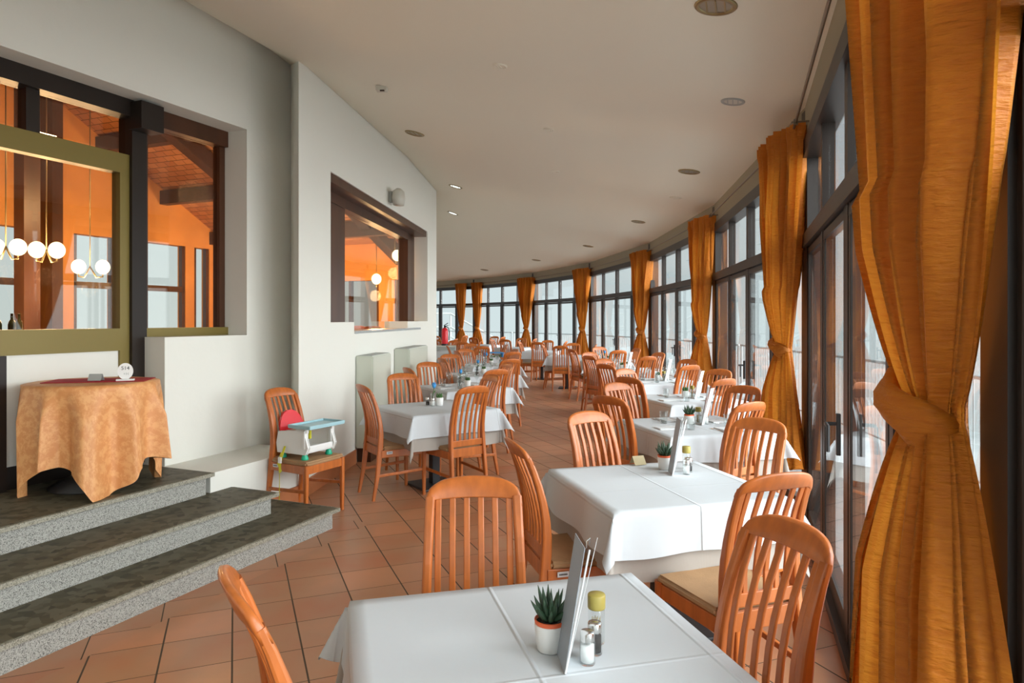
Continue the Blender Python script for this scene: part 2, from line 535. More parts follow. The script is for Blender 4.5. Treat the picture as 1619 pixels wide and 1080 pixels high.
# ------------------------------------------------------------------ plan of the place
# outer glass polygon
P = [(-0.75, -2.9), (0.98, 1.30), (2.30, 5.24), (2.92, 9.70), (2.97, 14.5), (2.27, 19.5), (0.78, 23.8), (-1.49, 27.6), (-4.6, 30.9), (-8.4, 33.2)]
U = Vector((0.392, 0.92)); N = Vector((-0.92, 0.392))       # along / into the first inner wall
def W1(s, d): v = U * s + N * d; return (v.x, v.y)
S2A = Vector((-1.88, 6.02)); S2B = Vector((-1.36, 12.3))
S2U = (S2B - S2A).normalized(); S2N = Vector((-S2U.y, S2U.x))
def W2(z, d=0.0):
    t = (z - S2A.y) / S2U.y
    v = S2A + S2U * t + S2N * d
    return (v.x, v.y)
RAISE = 0.47
HEAD, CEIL_OUT = 2.94, 3.22

# --- floor
bm = bmesh.new()
prism(bm, [(-7, -4)] + [(x + 0.05, y) for x, y in P] + [(-14, 33), (-14, -4)][0:2], -0.12, 0.0)
struct('floor', bm, M['tiles'], 'reddish brown terracotta tile floor laid diagonally')

# --- ceiling
def ceil_h(d): return CEIL_OUT + 0.135 * d + 0.083 * max(0.0, d - 3.2) ** 3
bm = bmesh.new()
P_out = [(-4.0, -8.0)] + P + [(-13, 35.0)]
cols = []
for i in range(1, len(P_out) - 1):
    p0, p1, p2 = Vector(P_out[i - 1]), Vector(P_out[i]), Vector(P_out[i + 1])
    t0 = (p1 - p0).normalized(); t1 = (p2 - p1).normalized()
    n0 = Vector((-t0.y, t0.x)); n1 = Vector((-t1.y, t1.x))
    m_ = (n0 + n1).normalized(); m_ = m_ / m_.dot(n1)
    cols.append([bm.verts.new((p1.x + m_.x * d, p1.y + m_.y * d, ceil_h(min(d, 4.8)) if d > 0 else CEIL_OUT)) for d in [-0.12] + [k * 0.2 for k in range(0, 29)]])
for a_, b_ in zip(cols[:-1], cols[1:]):
    for k in range(len(a_) - 1): bm.faces.new((a_[k], a_[k + 1], b_[k + 1], b_[k]))
ext = bmesh.ops.extrude_face_region(bm, geom=bm.faces[:])
bmesh.ops.translate(bm, verts=[v for v in ext['geom'] if isinstance(v, bmesh.types.BMVert)], vec=(0, 0, 0.25))
co_ = struct('ceiling', bm, M['ceiling'], 'beige plaster ceiling sloping down towards the windows')
for p in co_.data.polygons: p.use_smooth = abs(p.normal.z) > 0.5

# --- inner walls
bm = bmesh.new()
def w1box(s0, s1, d0, d1, z0, z1, b=None):
    prism(b if b is not None else bm, [W1(s0, d0), W1(s1, d0), W1(s1, d1), W1(s0, d1)], z0, z1)
def w2box(z0_, z1_, d0, d1, h0, h1, b=None):
    prism(b if b is not None else bm, [W2(z0_, d0), W2(z1_, d0), W2(z1_, d1), W2(z0_, d1)], h0, h1)
w1box(4.695, 5.35, 4.58, 4.95, 0, 4.3)
w1box(3.84, 4.695, 4.58, 4.95, 0, 1.46)
w1box(-6, 5.35, 4.58, 4.95, 3.30, 5.8)
w1box(-6, 0.6, 4.58, 4.95, 0, 3.3)
struct('wall_left', bm, M['plaster'], 'white plastered wall with the glazed door opening above the steps')
bm = bmesh.new()
w1box(3.79, 4.86, 4.05, 4.58, 0, 0.455)
struct('trim_1', bm, M['plaster'], 'low white plinth ledge at the foot of the left wall')
bm = bmesh.new()
prism(bm, [(-1.88, 6.02), W2(6.83), W2(6.83, 0.35), (-2.2, 6.75)], 0, 4.3)
w2box(6.83, 11.52, 0, 0.35, 3.08, 4.3)
w2box(6.83, 7.58, 0, 0.35, 0, 1.57)
w2box(7.58, 10.1, 0, 0.35, 0, 1.44)
w2box(10.1, 11.52, 0, 0.35, 0, 1.57)
w2box(11.52, 12.3, 0, 0.35, 0, 4.3)
struct('wall_middle', bm, M['plaster'], 'white plastered wall with the inner window and two heater covers')
bm = bmesh.new()
for a, b in (((-1.62, 12.32), (-3.0, 17.5)), ((-3.0, 17.5), (-5.2, 22.5)), ((-5.2, 22.5), (-9, 27))):
    a = Vector(a); b = Vector(b); t = (b - a).normalized(); n_ = Vector((-t.y, t.x)) * 0.3
    prism(bm, [a, b, b + n_, a + n_], 0, 4.2)
struct('wall_back', bm, M['plaster'])
bm = bmesh.new()
prism(bm, [(-0.9, -2.9), (-0.9, -3.2), (-7.5, -3.2), (-7.5, -2.9)], 0, 4.3)
struct('wall_light_block', bm, M['plaster'])  # unseen wall behind the camera, added to block light from there
bm = bmesh.new()
w1box(3.79, 4.83, 4.03, 4.05, 0, 0.15)
w2box(6.0, 7.6, -0.02, 0, 0, 0.15); w2box(8.5, 9.3, -0.02, 0, 0, 0.15); w2box(10.6, 12.3, -0.02, 0, 0, 0.15)
struct('baseboard_left', bm, M['skirting'], 'orange terracotta skirting along the white wall')

# --- steps up to the door
def step(i, s_end, d0, z0, z1):
    r = empty('step', (0, 0, z0), 0, None, None, None, 'structure')
    r.name = ['trim_2', 'trim_3', 'trim_4'][i]
    r['label'] = ['lowest granite step of the stairs', 'middle granite step of the stairs', 'top granite landing with the round table'][i]
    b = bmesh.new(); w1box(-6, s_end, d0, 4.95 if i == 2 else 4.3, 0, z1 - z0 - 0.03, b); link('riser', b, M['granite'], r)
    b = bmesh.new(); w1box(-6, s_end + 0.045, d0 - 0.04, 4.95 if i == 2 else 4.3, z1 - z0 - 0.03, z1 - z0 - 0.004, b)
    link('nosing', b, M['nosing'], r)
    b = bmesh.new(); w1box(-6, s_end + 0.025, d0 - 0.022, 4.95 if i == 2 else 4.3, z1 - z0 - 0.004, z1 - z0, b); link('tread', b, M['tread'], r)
step(0, 4.27, 3.313, 0, 0.155)
step(1, 3.97, 3.64, 0.155, 0.31)
step(2, 3.74, 4.04, 0.31, RAISE)

# --- inner door and window in the left wall
def window_thing(n, label):
    return empty('window_%d' % n, (0, 0, 0), 0, label, None, None, 'structure')
D0, D1 = 4.84, 4.93
r = empty('door_1', (0, 0, 0), 0, 'glazed inner door with olive gold frame and dark surround', None, None, 'structure')
b = bmesh.new()
w1box(3.73, 3.86, 4.80, 4.95, RAISE, 3.30, b)          # dark post
w1box(0.6, 3.73, 4.78, 4.92, 3.17, 3.30, b)             # head
w1box(2.96, 3.05, 4.83, 4.92, 2.88, 3.17, b)            # upper mullion
w1box(3.70, 3.90, 4.66, 4.80, 3.07, 3.28, b)
link('surround', b, M['frame'], r)
b = bmesh.new()
w1box(0.6, 3.73, 4.83, 4.92, 2.73, 2.88, b)
w1box(3.65, 3.73, 4.83, 4.92, RAISE, 2.74, b)
w1box(0.6, 3.65, 4.83, 4.94, 1.36, 1.53, b)
link('door_frame', b, M['olive'], r)
b = bmesh.new(); w1box(0.6, 3.65, 4.85, 4.93, 0.62, 1.36, b); link('panel', b, M['plaster'], r)
b = bmesh.new(); w1box(0.6, 3.65, 4.84, 4.93, RAISE, 0.62, b); w1box(2.73, 2.82, 4.80, 4.93, RAISE, 1.36, b); link('kick_plate', b, M['frame'], r)
b = bmesh.new(); w1box(0.6, 3.65, 4.875, 4.885, 1.53, 2.74, b); link('pane', b, M['glass_in'], r)
b = bmesh.new(); w1box(0.6, 3.745, 4.875, 4.885, 2.90, 3.17, b); link('upper_pane', b, M['glass_in'], r)

r = window_thing(1, 'narrow inner window with brown frame right of the glazed door')
b = bmesh.new()
w1box(3.86, 4.695, 4.80, 4.92, 3.16, 3.30, b)
w1box(4.635, 4.695, 4.84, 4.92, 1.46, 3.16, b)
w1box(3.86, 3.885, 4.82, 4.92, 1.46, 3.16, b)
link('window_frame', b, M['frame_brown'], r)
b = bmesh.new(); w1box(3.86, 4.695, 4.80, 4.92, 1.46, 1.53, b); link('window_sill', b, M['olive'], r)
b = bmesh.new(); w1box(3.885, 4.635, 4.875, 4.885, 1.53, 3.16, b); link('pane', b, M['glass_in'], r)

r = window_thing(2, 'inner window in the middle wall looking into the warm wooden room')
b = bmesh.new()
w2box(7.25, 7.92, 0.22, 0.36, 1.44, 3.08, b)
w2box(10.95, 11.4, 0.20, 0.36, 1.10, 3.08, b)
w2box(6.83, 11.52, 0.02, 0.36, 2.99, 3.08, b)
w2box(7.25, 11.3, 0.2, 0.34, 2.88, 3.0, b)
link('window_frame', b, M['frame_brown'], r)
b = bmesh.new(); w2box(7.58, 10.95, -0.01, 0.34, 1.44, 1.47, b); link('window_sill', b, M['steel'], r)
b = bmesh.new(); w2box(7.92, 10.95, 0.27, 0.28, 1.47, 2.88, b); link('pane', b, M['glass_in'], r)

# --- the warm inner room
bm = bmesh.new()
prism(bm, [W1(-2, 4.95), W1(5.2, 4.95), W2(6.9, 0.36), W2(12.0, 0.36), W1(11, 6.6), W1(11, 10.6), W1(-2, 10.6)], 0.3, RAISE)
struct('floor_inner', bm, M['inner_floor'])
bm = bmesh.new()
def roof_h(s_): return 5.6 if s_ < 5.7 else max(3.05, 5.6 - 0.55 * (s_ - 5.7))
for (a0, a1, d0a, d0b) in ((-2, 5.7, 4.94, 4.94), (5.7, 8.4, 4.94, 5.85), (8.4, 10.34, 5.85, 6.55), (10.34, 11.2, 6.55, 6.75)):
    pts = [(a0, d0a), (a1, d0b), (a1, 10.8), (a0, 10.8)]
    lo = [bm.verts.new((*W1(*p), roof_h(p[0]))) for p in pts]; hi = [bm.verts.new((*W1(*p), roof_h(p[0]) + 0.15)) for p in pts]
    bm.faces.new(lo[::-1]); bm.faces.new(hi)
    for k in range(4): bm.faces.new((lo[k], lo[(k + 1) % 4], hi[(k + 1) % 4], hi[k]))
struct('ceiling_inner', bm, M['planks'], 'sloping wooden plank ceiling of the inner room')
bm = bmesh.new()
def openwall(b, fn, segs, holes, h0, h1, top):
    """fn(s0,s1,z0,z1) adds a block; holes = [(s0,s1)] with sill h0 and head h1"""
    s = segs[0]
    for a, c_ in holes:
        fn(s, a, 0.3, top); fn(a, c_, 0.3, h0); fn(a, c_, h1, top); s = c_
    fn(s, segs[1], 0.3, top)
openwall(bm, lambda a, c_, z0, z1: w1box(a, c_, 10.5, 10.7, z0, z1), (-2, 11.2), [(1.5, 3.6), (4.9, 6.4), (7.15, 7.85), (8.4, 9.25), (9.45, 9.8)], 1.3, 2.95, 5.8)
openwall(bm, lambda a, c_, z0, z1: prism(bm, [W1(11, a), W1(11.2, a), W1(11.2, c_), W1(11, c_)], z0, z1), (6.6, 10.7), [(6.8, 7.1), (7.45, 8.7)], 1.2, 2.35, 3.3)
w1box(-2.2, -2, 4.9, 10.7, 0.3, 5.8)
w1box(-2, 5.3, 4.95, 5.05, 4.0, 5.8)
prism(bm, [W1(5.25, 4.97), W2(6.95, 0.36), W2(12.1, 0.36), W2(12.1, 0.42), W2(6.9, 0.46), W1(5.2, 5.05)], 3.9, 5.6)
struct('wall_inner', bm, M['orange_wall'], 'warm orange walls of the inner room')
# timber beams in the inner room
for k, s in enumerate((1.2, 3.6, 6.35, 7.5, 8.7, 9.8)):
    ds = (5.1, 5.1, 5.2, 5.55, 6.0, 6.5)[k]
    b = bmesh.new(); w1box(s, s + 0.16, ds, 10.5, roof_h(s + 0.16) - 0.22, roof_h(s + 0.16) + 0.02, b)
    struct('trim_%d' % (5 + k), b, M['dark_beam'])
for k, d in enumerate((6.9, 8.7)):
    b = bmesh.new()
    sweep(b, [(*W1(5.75, d), roof_h(5.75) - 0.35), (*W1(10.95, d), roof_h(10.95) - 0.33)], (0.2, 0.24), side=(N.x, N.y, 0), c=0.05)
    sweep(b, [(*W1(-1.9, d), roof_h(0) - 0.35), (*W1(5.7, d), roof_h(0) - 0.35)], (0.2, 0.24), side=(N.x, N.y, 0), c=0.05)
    struct('trim_%d' % (14 + k), b, M['dark_beam'])
# mullions in the inner room's outer windows
b = bmesh.new()
for s in (1.5, 2.5, 3.55, 4.9, 5.6, 6.33, 7.15, 7.79, 8.4, 9.19, 9.45, 9.74): w1box(s, s + 0.06, 10.52, 10.6, 1.3, 2.95, b)
for s0, s1 in ((1.5, 3.6), (4.9, 6.4), (7.15, 7.85), (8.4, 9.25)): w1box(s0, s1, 10.52, 10.6, 2.1, 2.2, b)
for d in (6.75, 7.05, 7.45, 8.1, 8.65): prism(b, [W1(11.02, d), W1(11.1, d), W1(11.1, d + 0.06), W1(11.02, d + 0.06)], 1.2, 2.35)
struct('trim_12', b, M['frame_brown'])
struct_col = bmesh.new()
w1box(5.46, 5.66, 8.95, 9.15, RAISE, 5.4, struct_col)
w1box(6.62, 6.78, 10.2, 10.5, RAISE, 5.0, struct_col)
w1box(8.0, 8.2, 10.2, 10.5, RAISE, 4.2, struct_col)
struct('trim_13', struct_col, M['frame_brown'])

def point(name, loc, e, col, r=0.1):
    d = bpy.data.lights.new(name, 'POINT'); d.energy = e; d.color = col; d.shadow_soft_size = r
    o = bpy.data.objects.new(name, d); C.objects.link(o); o.location = loc
    return o
def globe_lamp(x, y, z, offs, label, e=34):
    r = empty('globe_lamp', (x, y, z), 0, label, 'lamp', 'globe lamps in the inner room')
    b = bmesh.new()
    tube(b, [(0, 0, 0.0), (0, 0, roof_h(x * U.x + y * U.y + 0.3) - z - 0.12)], 0.007)
    for ox, oy in offs:
        tube(b, [(0, 0, 0.0), (ox * 0.5, oy * 0.5, -0.14), (ox, oy, -0.13), (ox, oy, -0.08)], 0.010)
    link('bracket', b, M['gold_lens'], r, True)
    for ox, oy in offs:
        b = bmesh.new(); bmesh.ops.create_uvsphere(b, u_segments=20, v_segments=12, radius=0.098, matrix=Matrix.Translation((ox, oy, 0)) @ Matrix.Diagonal((0.88, 0.88, 0.98, 1)))
        link('globe', b, M['globe'], r, True)
    point('globe_light', (x, y, z - 0.3), e, (1.0, 0.62, 0.30))
globe_lamp(-5.72, 7.72, 2.42, [(-0.11, 0), (0.11, 0.04)], 'pair of lit opal globes at the left edge behind the glazed door')
globe_lamp(-5.37, 7.88, 2.40, [(-0.09, -0.03), (0.10, 0.03)], 'pair of lit opal globes on a curved arm behind the glazed door')
globe_lamp(-5.62, 9.10, 2.30, [(-0.14, -0.02), (0.14, 0.05)], 'pair of smaller lit globes nearer the post of the glazed door')
globe_lamp(-1.98, 11.55, 2.68, [(0.04, 0)], 'upper lit globe behind the middle inner window', 5)
globe_lamp(-2.42, 12.2, 2.32, [(0.0, 0)], 'lower lit globe behind the middle inner window', 22)
point('inner_light', (*W1(6.5, 7.2), 3.2), 55, (1.0, 0.6, 0.28), 0.2)
point('inner_light', (*W1(9.4, 8.2), 2.6), 60, (1.0, 0.6, 0.28), 0.2)

# sideboard with bottles, seen through the door
r = empty('sideboard', (*W1(4.9, 8.3), RAISE), math.atan2(U.y, U.x), 'dark sideboard with bottles seen through the glazed door', 'sideboard')
b = bmesh.new(); box(b, 0, 0, 0.42, 1.0, 0.45, 0.84, 0, 0.01); link('body', b, M['dark_beam'], r)
b = bmesh.new(); box(b, 0, 0, 0.86, 1.1, 0.5, 0.04, 0, 0.008); link('top', b, M['frame_brown'], r)
b = bmesh.new(); lathe(b, [(0, 0), (0.038, 0), (0.04, 0.02), (0.04, 0.19), (0.03, 0.225), (0.015, 0.25), (0.014, 0.31), (0.017, 0.315), (0, 0.318)], 14)
btl = link('wine_bottle', b, M['bottle'], None, True); used = []
for k, (dx, dy, wd) in enumerate([(-0.1, 0.03, 'leftmost'), (0.02, -0.02, 'middle'), (0.14, 0.05, 'rightmost')]):
    q = W1(4.9 + dx, 8.3 + dy)
    place(btl, used, q[0], q[1], RAISE + 0.88, 0, wd + ' of three dark bottles on the sideboard behind the door', 'bottles on the sideboard', 'bottle')
b = bmesh.new(); lathe(b, [(0, 0.03), (0.10, 0.01), (0.16, 0.0), (0.17, 0.02), (0.12, 0.05), (0, 0.06)], 16)
o = link('folded_napkin', b, M['red_cloth'], None, True); o.location = (*W1(4.62, 8.22), RAISE + 0.881); tag(o, 'bright red napkin heap beside the bottles on the sideboard', 'napkin')

# chairs of the inner room seen through the middle window: built later with the common chair

# ------------------------------------------------------------------ glazed outer bays
HW = []
def bay(i):
    a = Vector(P[i]); b_ = Vector(P[i + 1]); L = (b_ - a).length
    t = (b_ - a).normalized()
    rz = math.atan2(t.y, t.x)
    r = empty('window_%d' % (3 + i), (a.x, a.y, 0), rz, 'floor to ceiling glazed bay %s' % ['behind the camera on the right', 'nearest the camera on the right', 'between the second and third curtains', 'between the third and fourth curtains', 'between the fourth and fifth curtains', 'between the fifth and sixth curtains', 'between the sixth and seventh curtains', 'beyond the last curtains at the far end', 'hidden at the far end'][i], None, None, 'structure')
    # local: x along, y to the left (=inside), outside is -y
    b = bmesh.new()
    box(b, 0, -0.03, 1.6, 0.15, 0.17, 3.2); link('corner_post', b, M['frame'], r)
    n = 4 if L > 4 else 4
    pw = L / n
    b = bmesh.new()
    box(b, L / 2, 0, (HEAD - 0.06) + 0.0, L, 0.14, 0.12)
    box(b, L / 2, 0, 2.20, L, 0.13, 0.10)
    box(b, L / 2, 0, 0.03, L, 0.14, 0.06)
    for k in range(1, n):
        wdt = 0.10 if k == n // 2 else 0.06
        box(b, k * pw, 0, HEAD / 2, wdt, 0.075, HEAD)
    link('window_frame', b, M['frame'], r)
    for k in range(n):
        x0, x1 = k * pw + 0.06, (k + 1) * pw - 0.055
        b = bmesh.new()
        for cx in (x0 + 0.03, x1 - 0.03): box(b, cx, 0.01, 1.105, 0.045, 0.05, 2.09, 0, 0.004)
        box(b, (x0 + x1) / 2, 0.01, 2.115, x1 - x0, 0.05, 0.05); box(b, (x0 + x1) / 2, 0.01, 0.11, x1 - x0, 0.05, 0.10)
        sash = link('sash', b, M['frame'], r)
        b = bmesh.new(); box(b, (x0 + x1) / 2, 0.026, 1.12, x1 - x0 - 0.08, 0.006, 1.95); link('pane', b, M['glass'], sash)
        b = bmesh.new(); box(b, (x0 + x1) / 2, 0.0, 2.57, x1 - x0, 0.006, 0.66); link('upper_pane', b, M['glass'], r)
    b = bmesh.new()
    hx = n // 2 * pw - 0.03
    box(b, hx, 0.075, 1.05, 0.03, 0.02, 0.20, 0, 0.004)
    tube(b, [(hx, 0.08, 1.10), (hx, 0.13, 1.10), (hx - 0.09, 0.13, 1.10), (hx - 0.09, 0.13, 0.98)], 0.009)
    link('door_handle', b, M['black'], r)
    # fascia above
    b = bmesh.new(); prism(b, [(0, -0.12), (L, -0.12), (L, 0.05), (0, 0.05)], HEAD, CEIL_OUT + 0.25)
    o = link('fascia', b, M['fascia'], r)
    # curtain rod
    rd = empty('curtain_rod', (a.x, a.y, 0), rz, 'thin metal curtain rod above the glazed bay %s' % ['behind the camera', 'nearest the camera', 'second from the camera', 'third from the camera', 'fourth from the camera', 'fifth from the camera', 'sixth from the camera', 'at the far end', 'past the far end'][i], 'curtain rod', 'curtain rods over the windows')
    b = bmesh.new(); tube(b, [(0.05, 0.14, 3.03), (L + 0.0, 0.14, 3.03)], 0.010); link('rod', b, M['rod'], rd)
    for x in (0.55, L - 0.35):
        b = bmesh.new(); tube(b, [(x, 0.05, 3.03), (x, 0.17, 3.03)], 0.007); box(b, x, 0.14, 3.03, 0.03, 0.03, 0.04); link('rod_bracket', b, M['rod'], rd)
    return r
for i in range(len(P) - 1): bay(i)

# --- balcony and railing outside
bm = bmesh.new()
op = []
for i, (x, y) in enumerate(P):
    t = Vector(P[min(i + 1, len(P) - 1)]) - Vector(P[max(i - 1, 0)]); t.normalize()
    op.append((x + t.y * 2.0, y - t.x * 2.0))
for i in range(len(P) - 1):
    prism(bm, [P[i], op[i], op[i + 1], P[i + 1]], -0.2, -0.03)
struct('floor_balcony', bm, M['balcony'], 'grey balcony floor outside the windows')
for i in range(len(P) - 1):
    a = Vector(op[i]); b_ = Vector(op[i + 1]); t = (b_ - a); L = t.length; t.normalize()
    a = a - Vector((t.y, -t.x)) * 0.08
    r = empty('balcony_railing', (a.x, a.y, -0.03), math.atan2(t.y, t.x), 'grey barred railing section outside the %s glazed bay' % ['hindmost', 'nearest', 'second', 'third', 'fourth', 'fifth', 'sixth', 'seventh', 'eighth'][i], 'railing', 'balcony railing sections')
    b = bmesh.new(); tube(b, [(0.05, 0, 1.08), (L - 0.05, 0, 1.08)], 0.022); tube(b, [(0.05, 0, 0.1), (L - 0.05, 0, 0.1)], 0.014)
    for x in (0.1, L / 2, L - 0.1): tube(b, [(x, 0, 0), (x, 0, 1.08)], 0.02)
    n = int(L / 0.12)
    for k in range(n): tube(b, [(0.06 + k * 0.12, 0, 0.1), (0.06 + k * 0.12, 0, 1.08)], 0.008, 5)
    link('bars', b, M['rail'], r)
# outer staircase rail at the far end
r = empty('stair_railing', (-4.4, 35.6, 0), 0, 'grey stair handrails outside the far windows', 'railing')
b = bmesh.new()
for z in (0.7, 1.2, 1.9):
    tube(b, [(-2, 0, z), (1.2, 0, z), (3.8, -1.2, z - 1.4)], 0.05)
for x in (-2, -0.4, 1.2): tube(b, [(x, 0, -0.2), (x, 0, 1.9)], 0.045)
link('handrail', b, M['grey'], r)

# ------------------------------------------------------------------ curtains
def curtain(i, cx, cy, heading, top=3.06, knot=1.36, bot=0.45, span=1.0, label='', amp=0.055, seed=0, split=True):
    rnd = random.Random(seed)
    r = empty('curtain', (cx, cy, 0), math.atan2(math.cos(math.radians(heading)), math.sin(math.radians(heading))), label, 'curtain', 'amber curtains along the windows')
    ph = [rnd.uniform(0, 6.28) for _ in range(6)]
    def sheet(side):
        b = bmesh.new()
        nu, nv = 90, 70
        grid = []
        for v in range(nv + 1):
            h = top + (bot - top) * v / nv
            if h > knot:
                t = (h - knot) / (top - knot)
                wd = 0.055 + (span / 2 - 0.055) * (t ** 0.62)
                am = amp * (0.45 + 0.75 * min(1, t * 1.6)) * (1 if t < 0.93 else 1.1)
                gap = 0.05 * max(0, t - 0.2) if split else 0
            else:
                t = (knot - h) / (knot - bot)
                wd = 0.055 + 0.36 * (t ** 0.62)
                am = amp * (0.45 + 0.8 * t)
                gap = 0
            row = []
            for u in range(nu + 1):
                q = u / nu
                x = side * (gap + (wd - gap) * q) if side else (q * 2 - 1) * wd
                if not side and h < knot: x += 0.04 * t
                nf = 5.0 if side else 7
                fold = 0.8 * math.sin(q * nf * 2 * PI + ph[0] + 0.6 * math.sin(h * 1.7 + ph[1]) + 1.1 * math.sin(q * 5 + ph[5])) + 0.6 * math.sin(q * nf * 3.3 * PI + ph[2] + h * 0.8) + 0.32 * math.sin(q * nf * 8 * PI + ph[4])
                y = am * fold + 0.10 * (1 - q * q if side else 1 - (2 * q - 1) ** 2) * (1.2 if h < knot + 0.5 else 1) * min(1, wd * 4)
                if h > top - 0.09: y += 0.012 * math.sin(q * 60 + ph[3]); 
                hh = h + (0.02 * math.sin(q * 9 + ph[4]) if v == nv else 0)
                if side: x += 0.012 * math.cos(q * nf * 2 * PI + ph[0]) * min(1, wd * 3)
                row.append(b.verts.new((x, y + 0.0, hh)))
            grid.append(row)
        for v in range(nv):
            for u in range(nu):
                b.faces.new((grid[v][u], grid[v][u + 1], grid[v + 1][u + 1], grid[v + 1][u]))
        return b
    o = link('drape', sheet(1), M['curtain'], r, True)
    o = link('drape', sheet(-1), M['curtain'], r, True)
    # the fabric knot, a wrapped bulging band set at a slant
    b = bmesh.new()
    nu, nv = 40, 14
    g = []
    for u in range(nu):
        a = 2 * PI * u / nu
        row = []
        cxr, cyr = 0.050 * math.cos(a), 0.055 * math.sin(a) + 0.05
        for v in range(nv):
            c_ = 2 * PI * v / nv
            rr = 0.036 * (1 + 0.22 * math.sin(3 * c_ + a * 2 + ph[5])) * (1 + 0.25 * math.sin(a * 2 + 1))
            x = cxr + math.cos(a) * math.cos(c_) * rr
            y = cyr + math.sin(a) * math.cos(c_) * rr
            z = knot + math.sin(c_) * rr * 1.5 + 0.035 * math.sin(a + 0.8)
            row.append(b.verts.new((x, y, z)))
        g.append(row)
    for u in range(nu):
        for v in range(nv):
            b.faces.new((g[u][v], g[(u + 1) % nu][v], g[(u + 1) % nu][(v + 1) % nv], g[u][(v + 1) % nv]))
    link('knot', b, M['curtain'], r, True)
    return r
clabels = ['nearest amber curtain knotted at mid height, at the right edge', 'second amber knotted curtain from the camera', 'third amber knotted curtain from the camera', 'fourth amber knotted curtain from the camera', 'fifth amber knotted curtain from the camera', 'sixth amber knotted curtain from the camera', 'seventh amber knotted curtain, near the fire extinguisher', 'eighth amber curtain, at the far end of the windows']
t = dir2(18.5)
curtain(0, 0.95, 1.50, 18.5, knot=1.40, span=1.12, label=clabels[0], amp=0.06, seed=3)
for k in range(2, 9):
    p = Vector(P[k]); t = (Vector(P[k + 1]) - p).normalized() if k + 1 < len(P) else Vector((-1, 0.6)).normalized()
    n_ = Vector((-t.y, t.x))
    q = p + t * 0.32 + n_ * 0.11
    if k == 7: q = Vector((-1.36, 27.15))
    if k == 8: q = Vector((-2.06, 27.95)); hd = -42
    if k < 8: hd = math.degrees(math.atan2(t.x, t.y))
    curtain(k, q.x, q.y, hd, knot=1.36 - 0.03 * max(0, k - 3), span=1.05 if k < 7 else 0.6, label=clabels[min(k - 1, 7)], seed=k * 5)

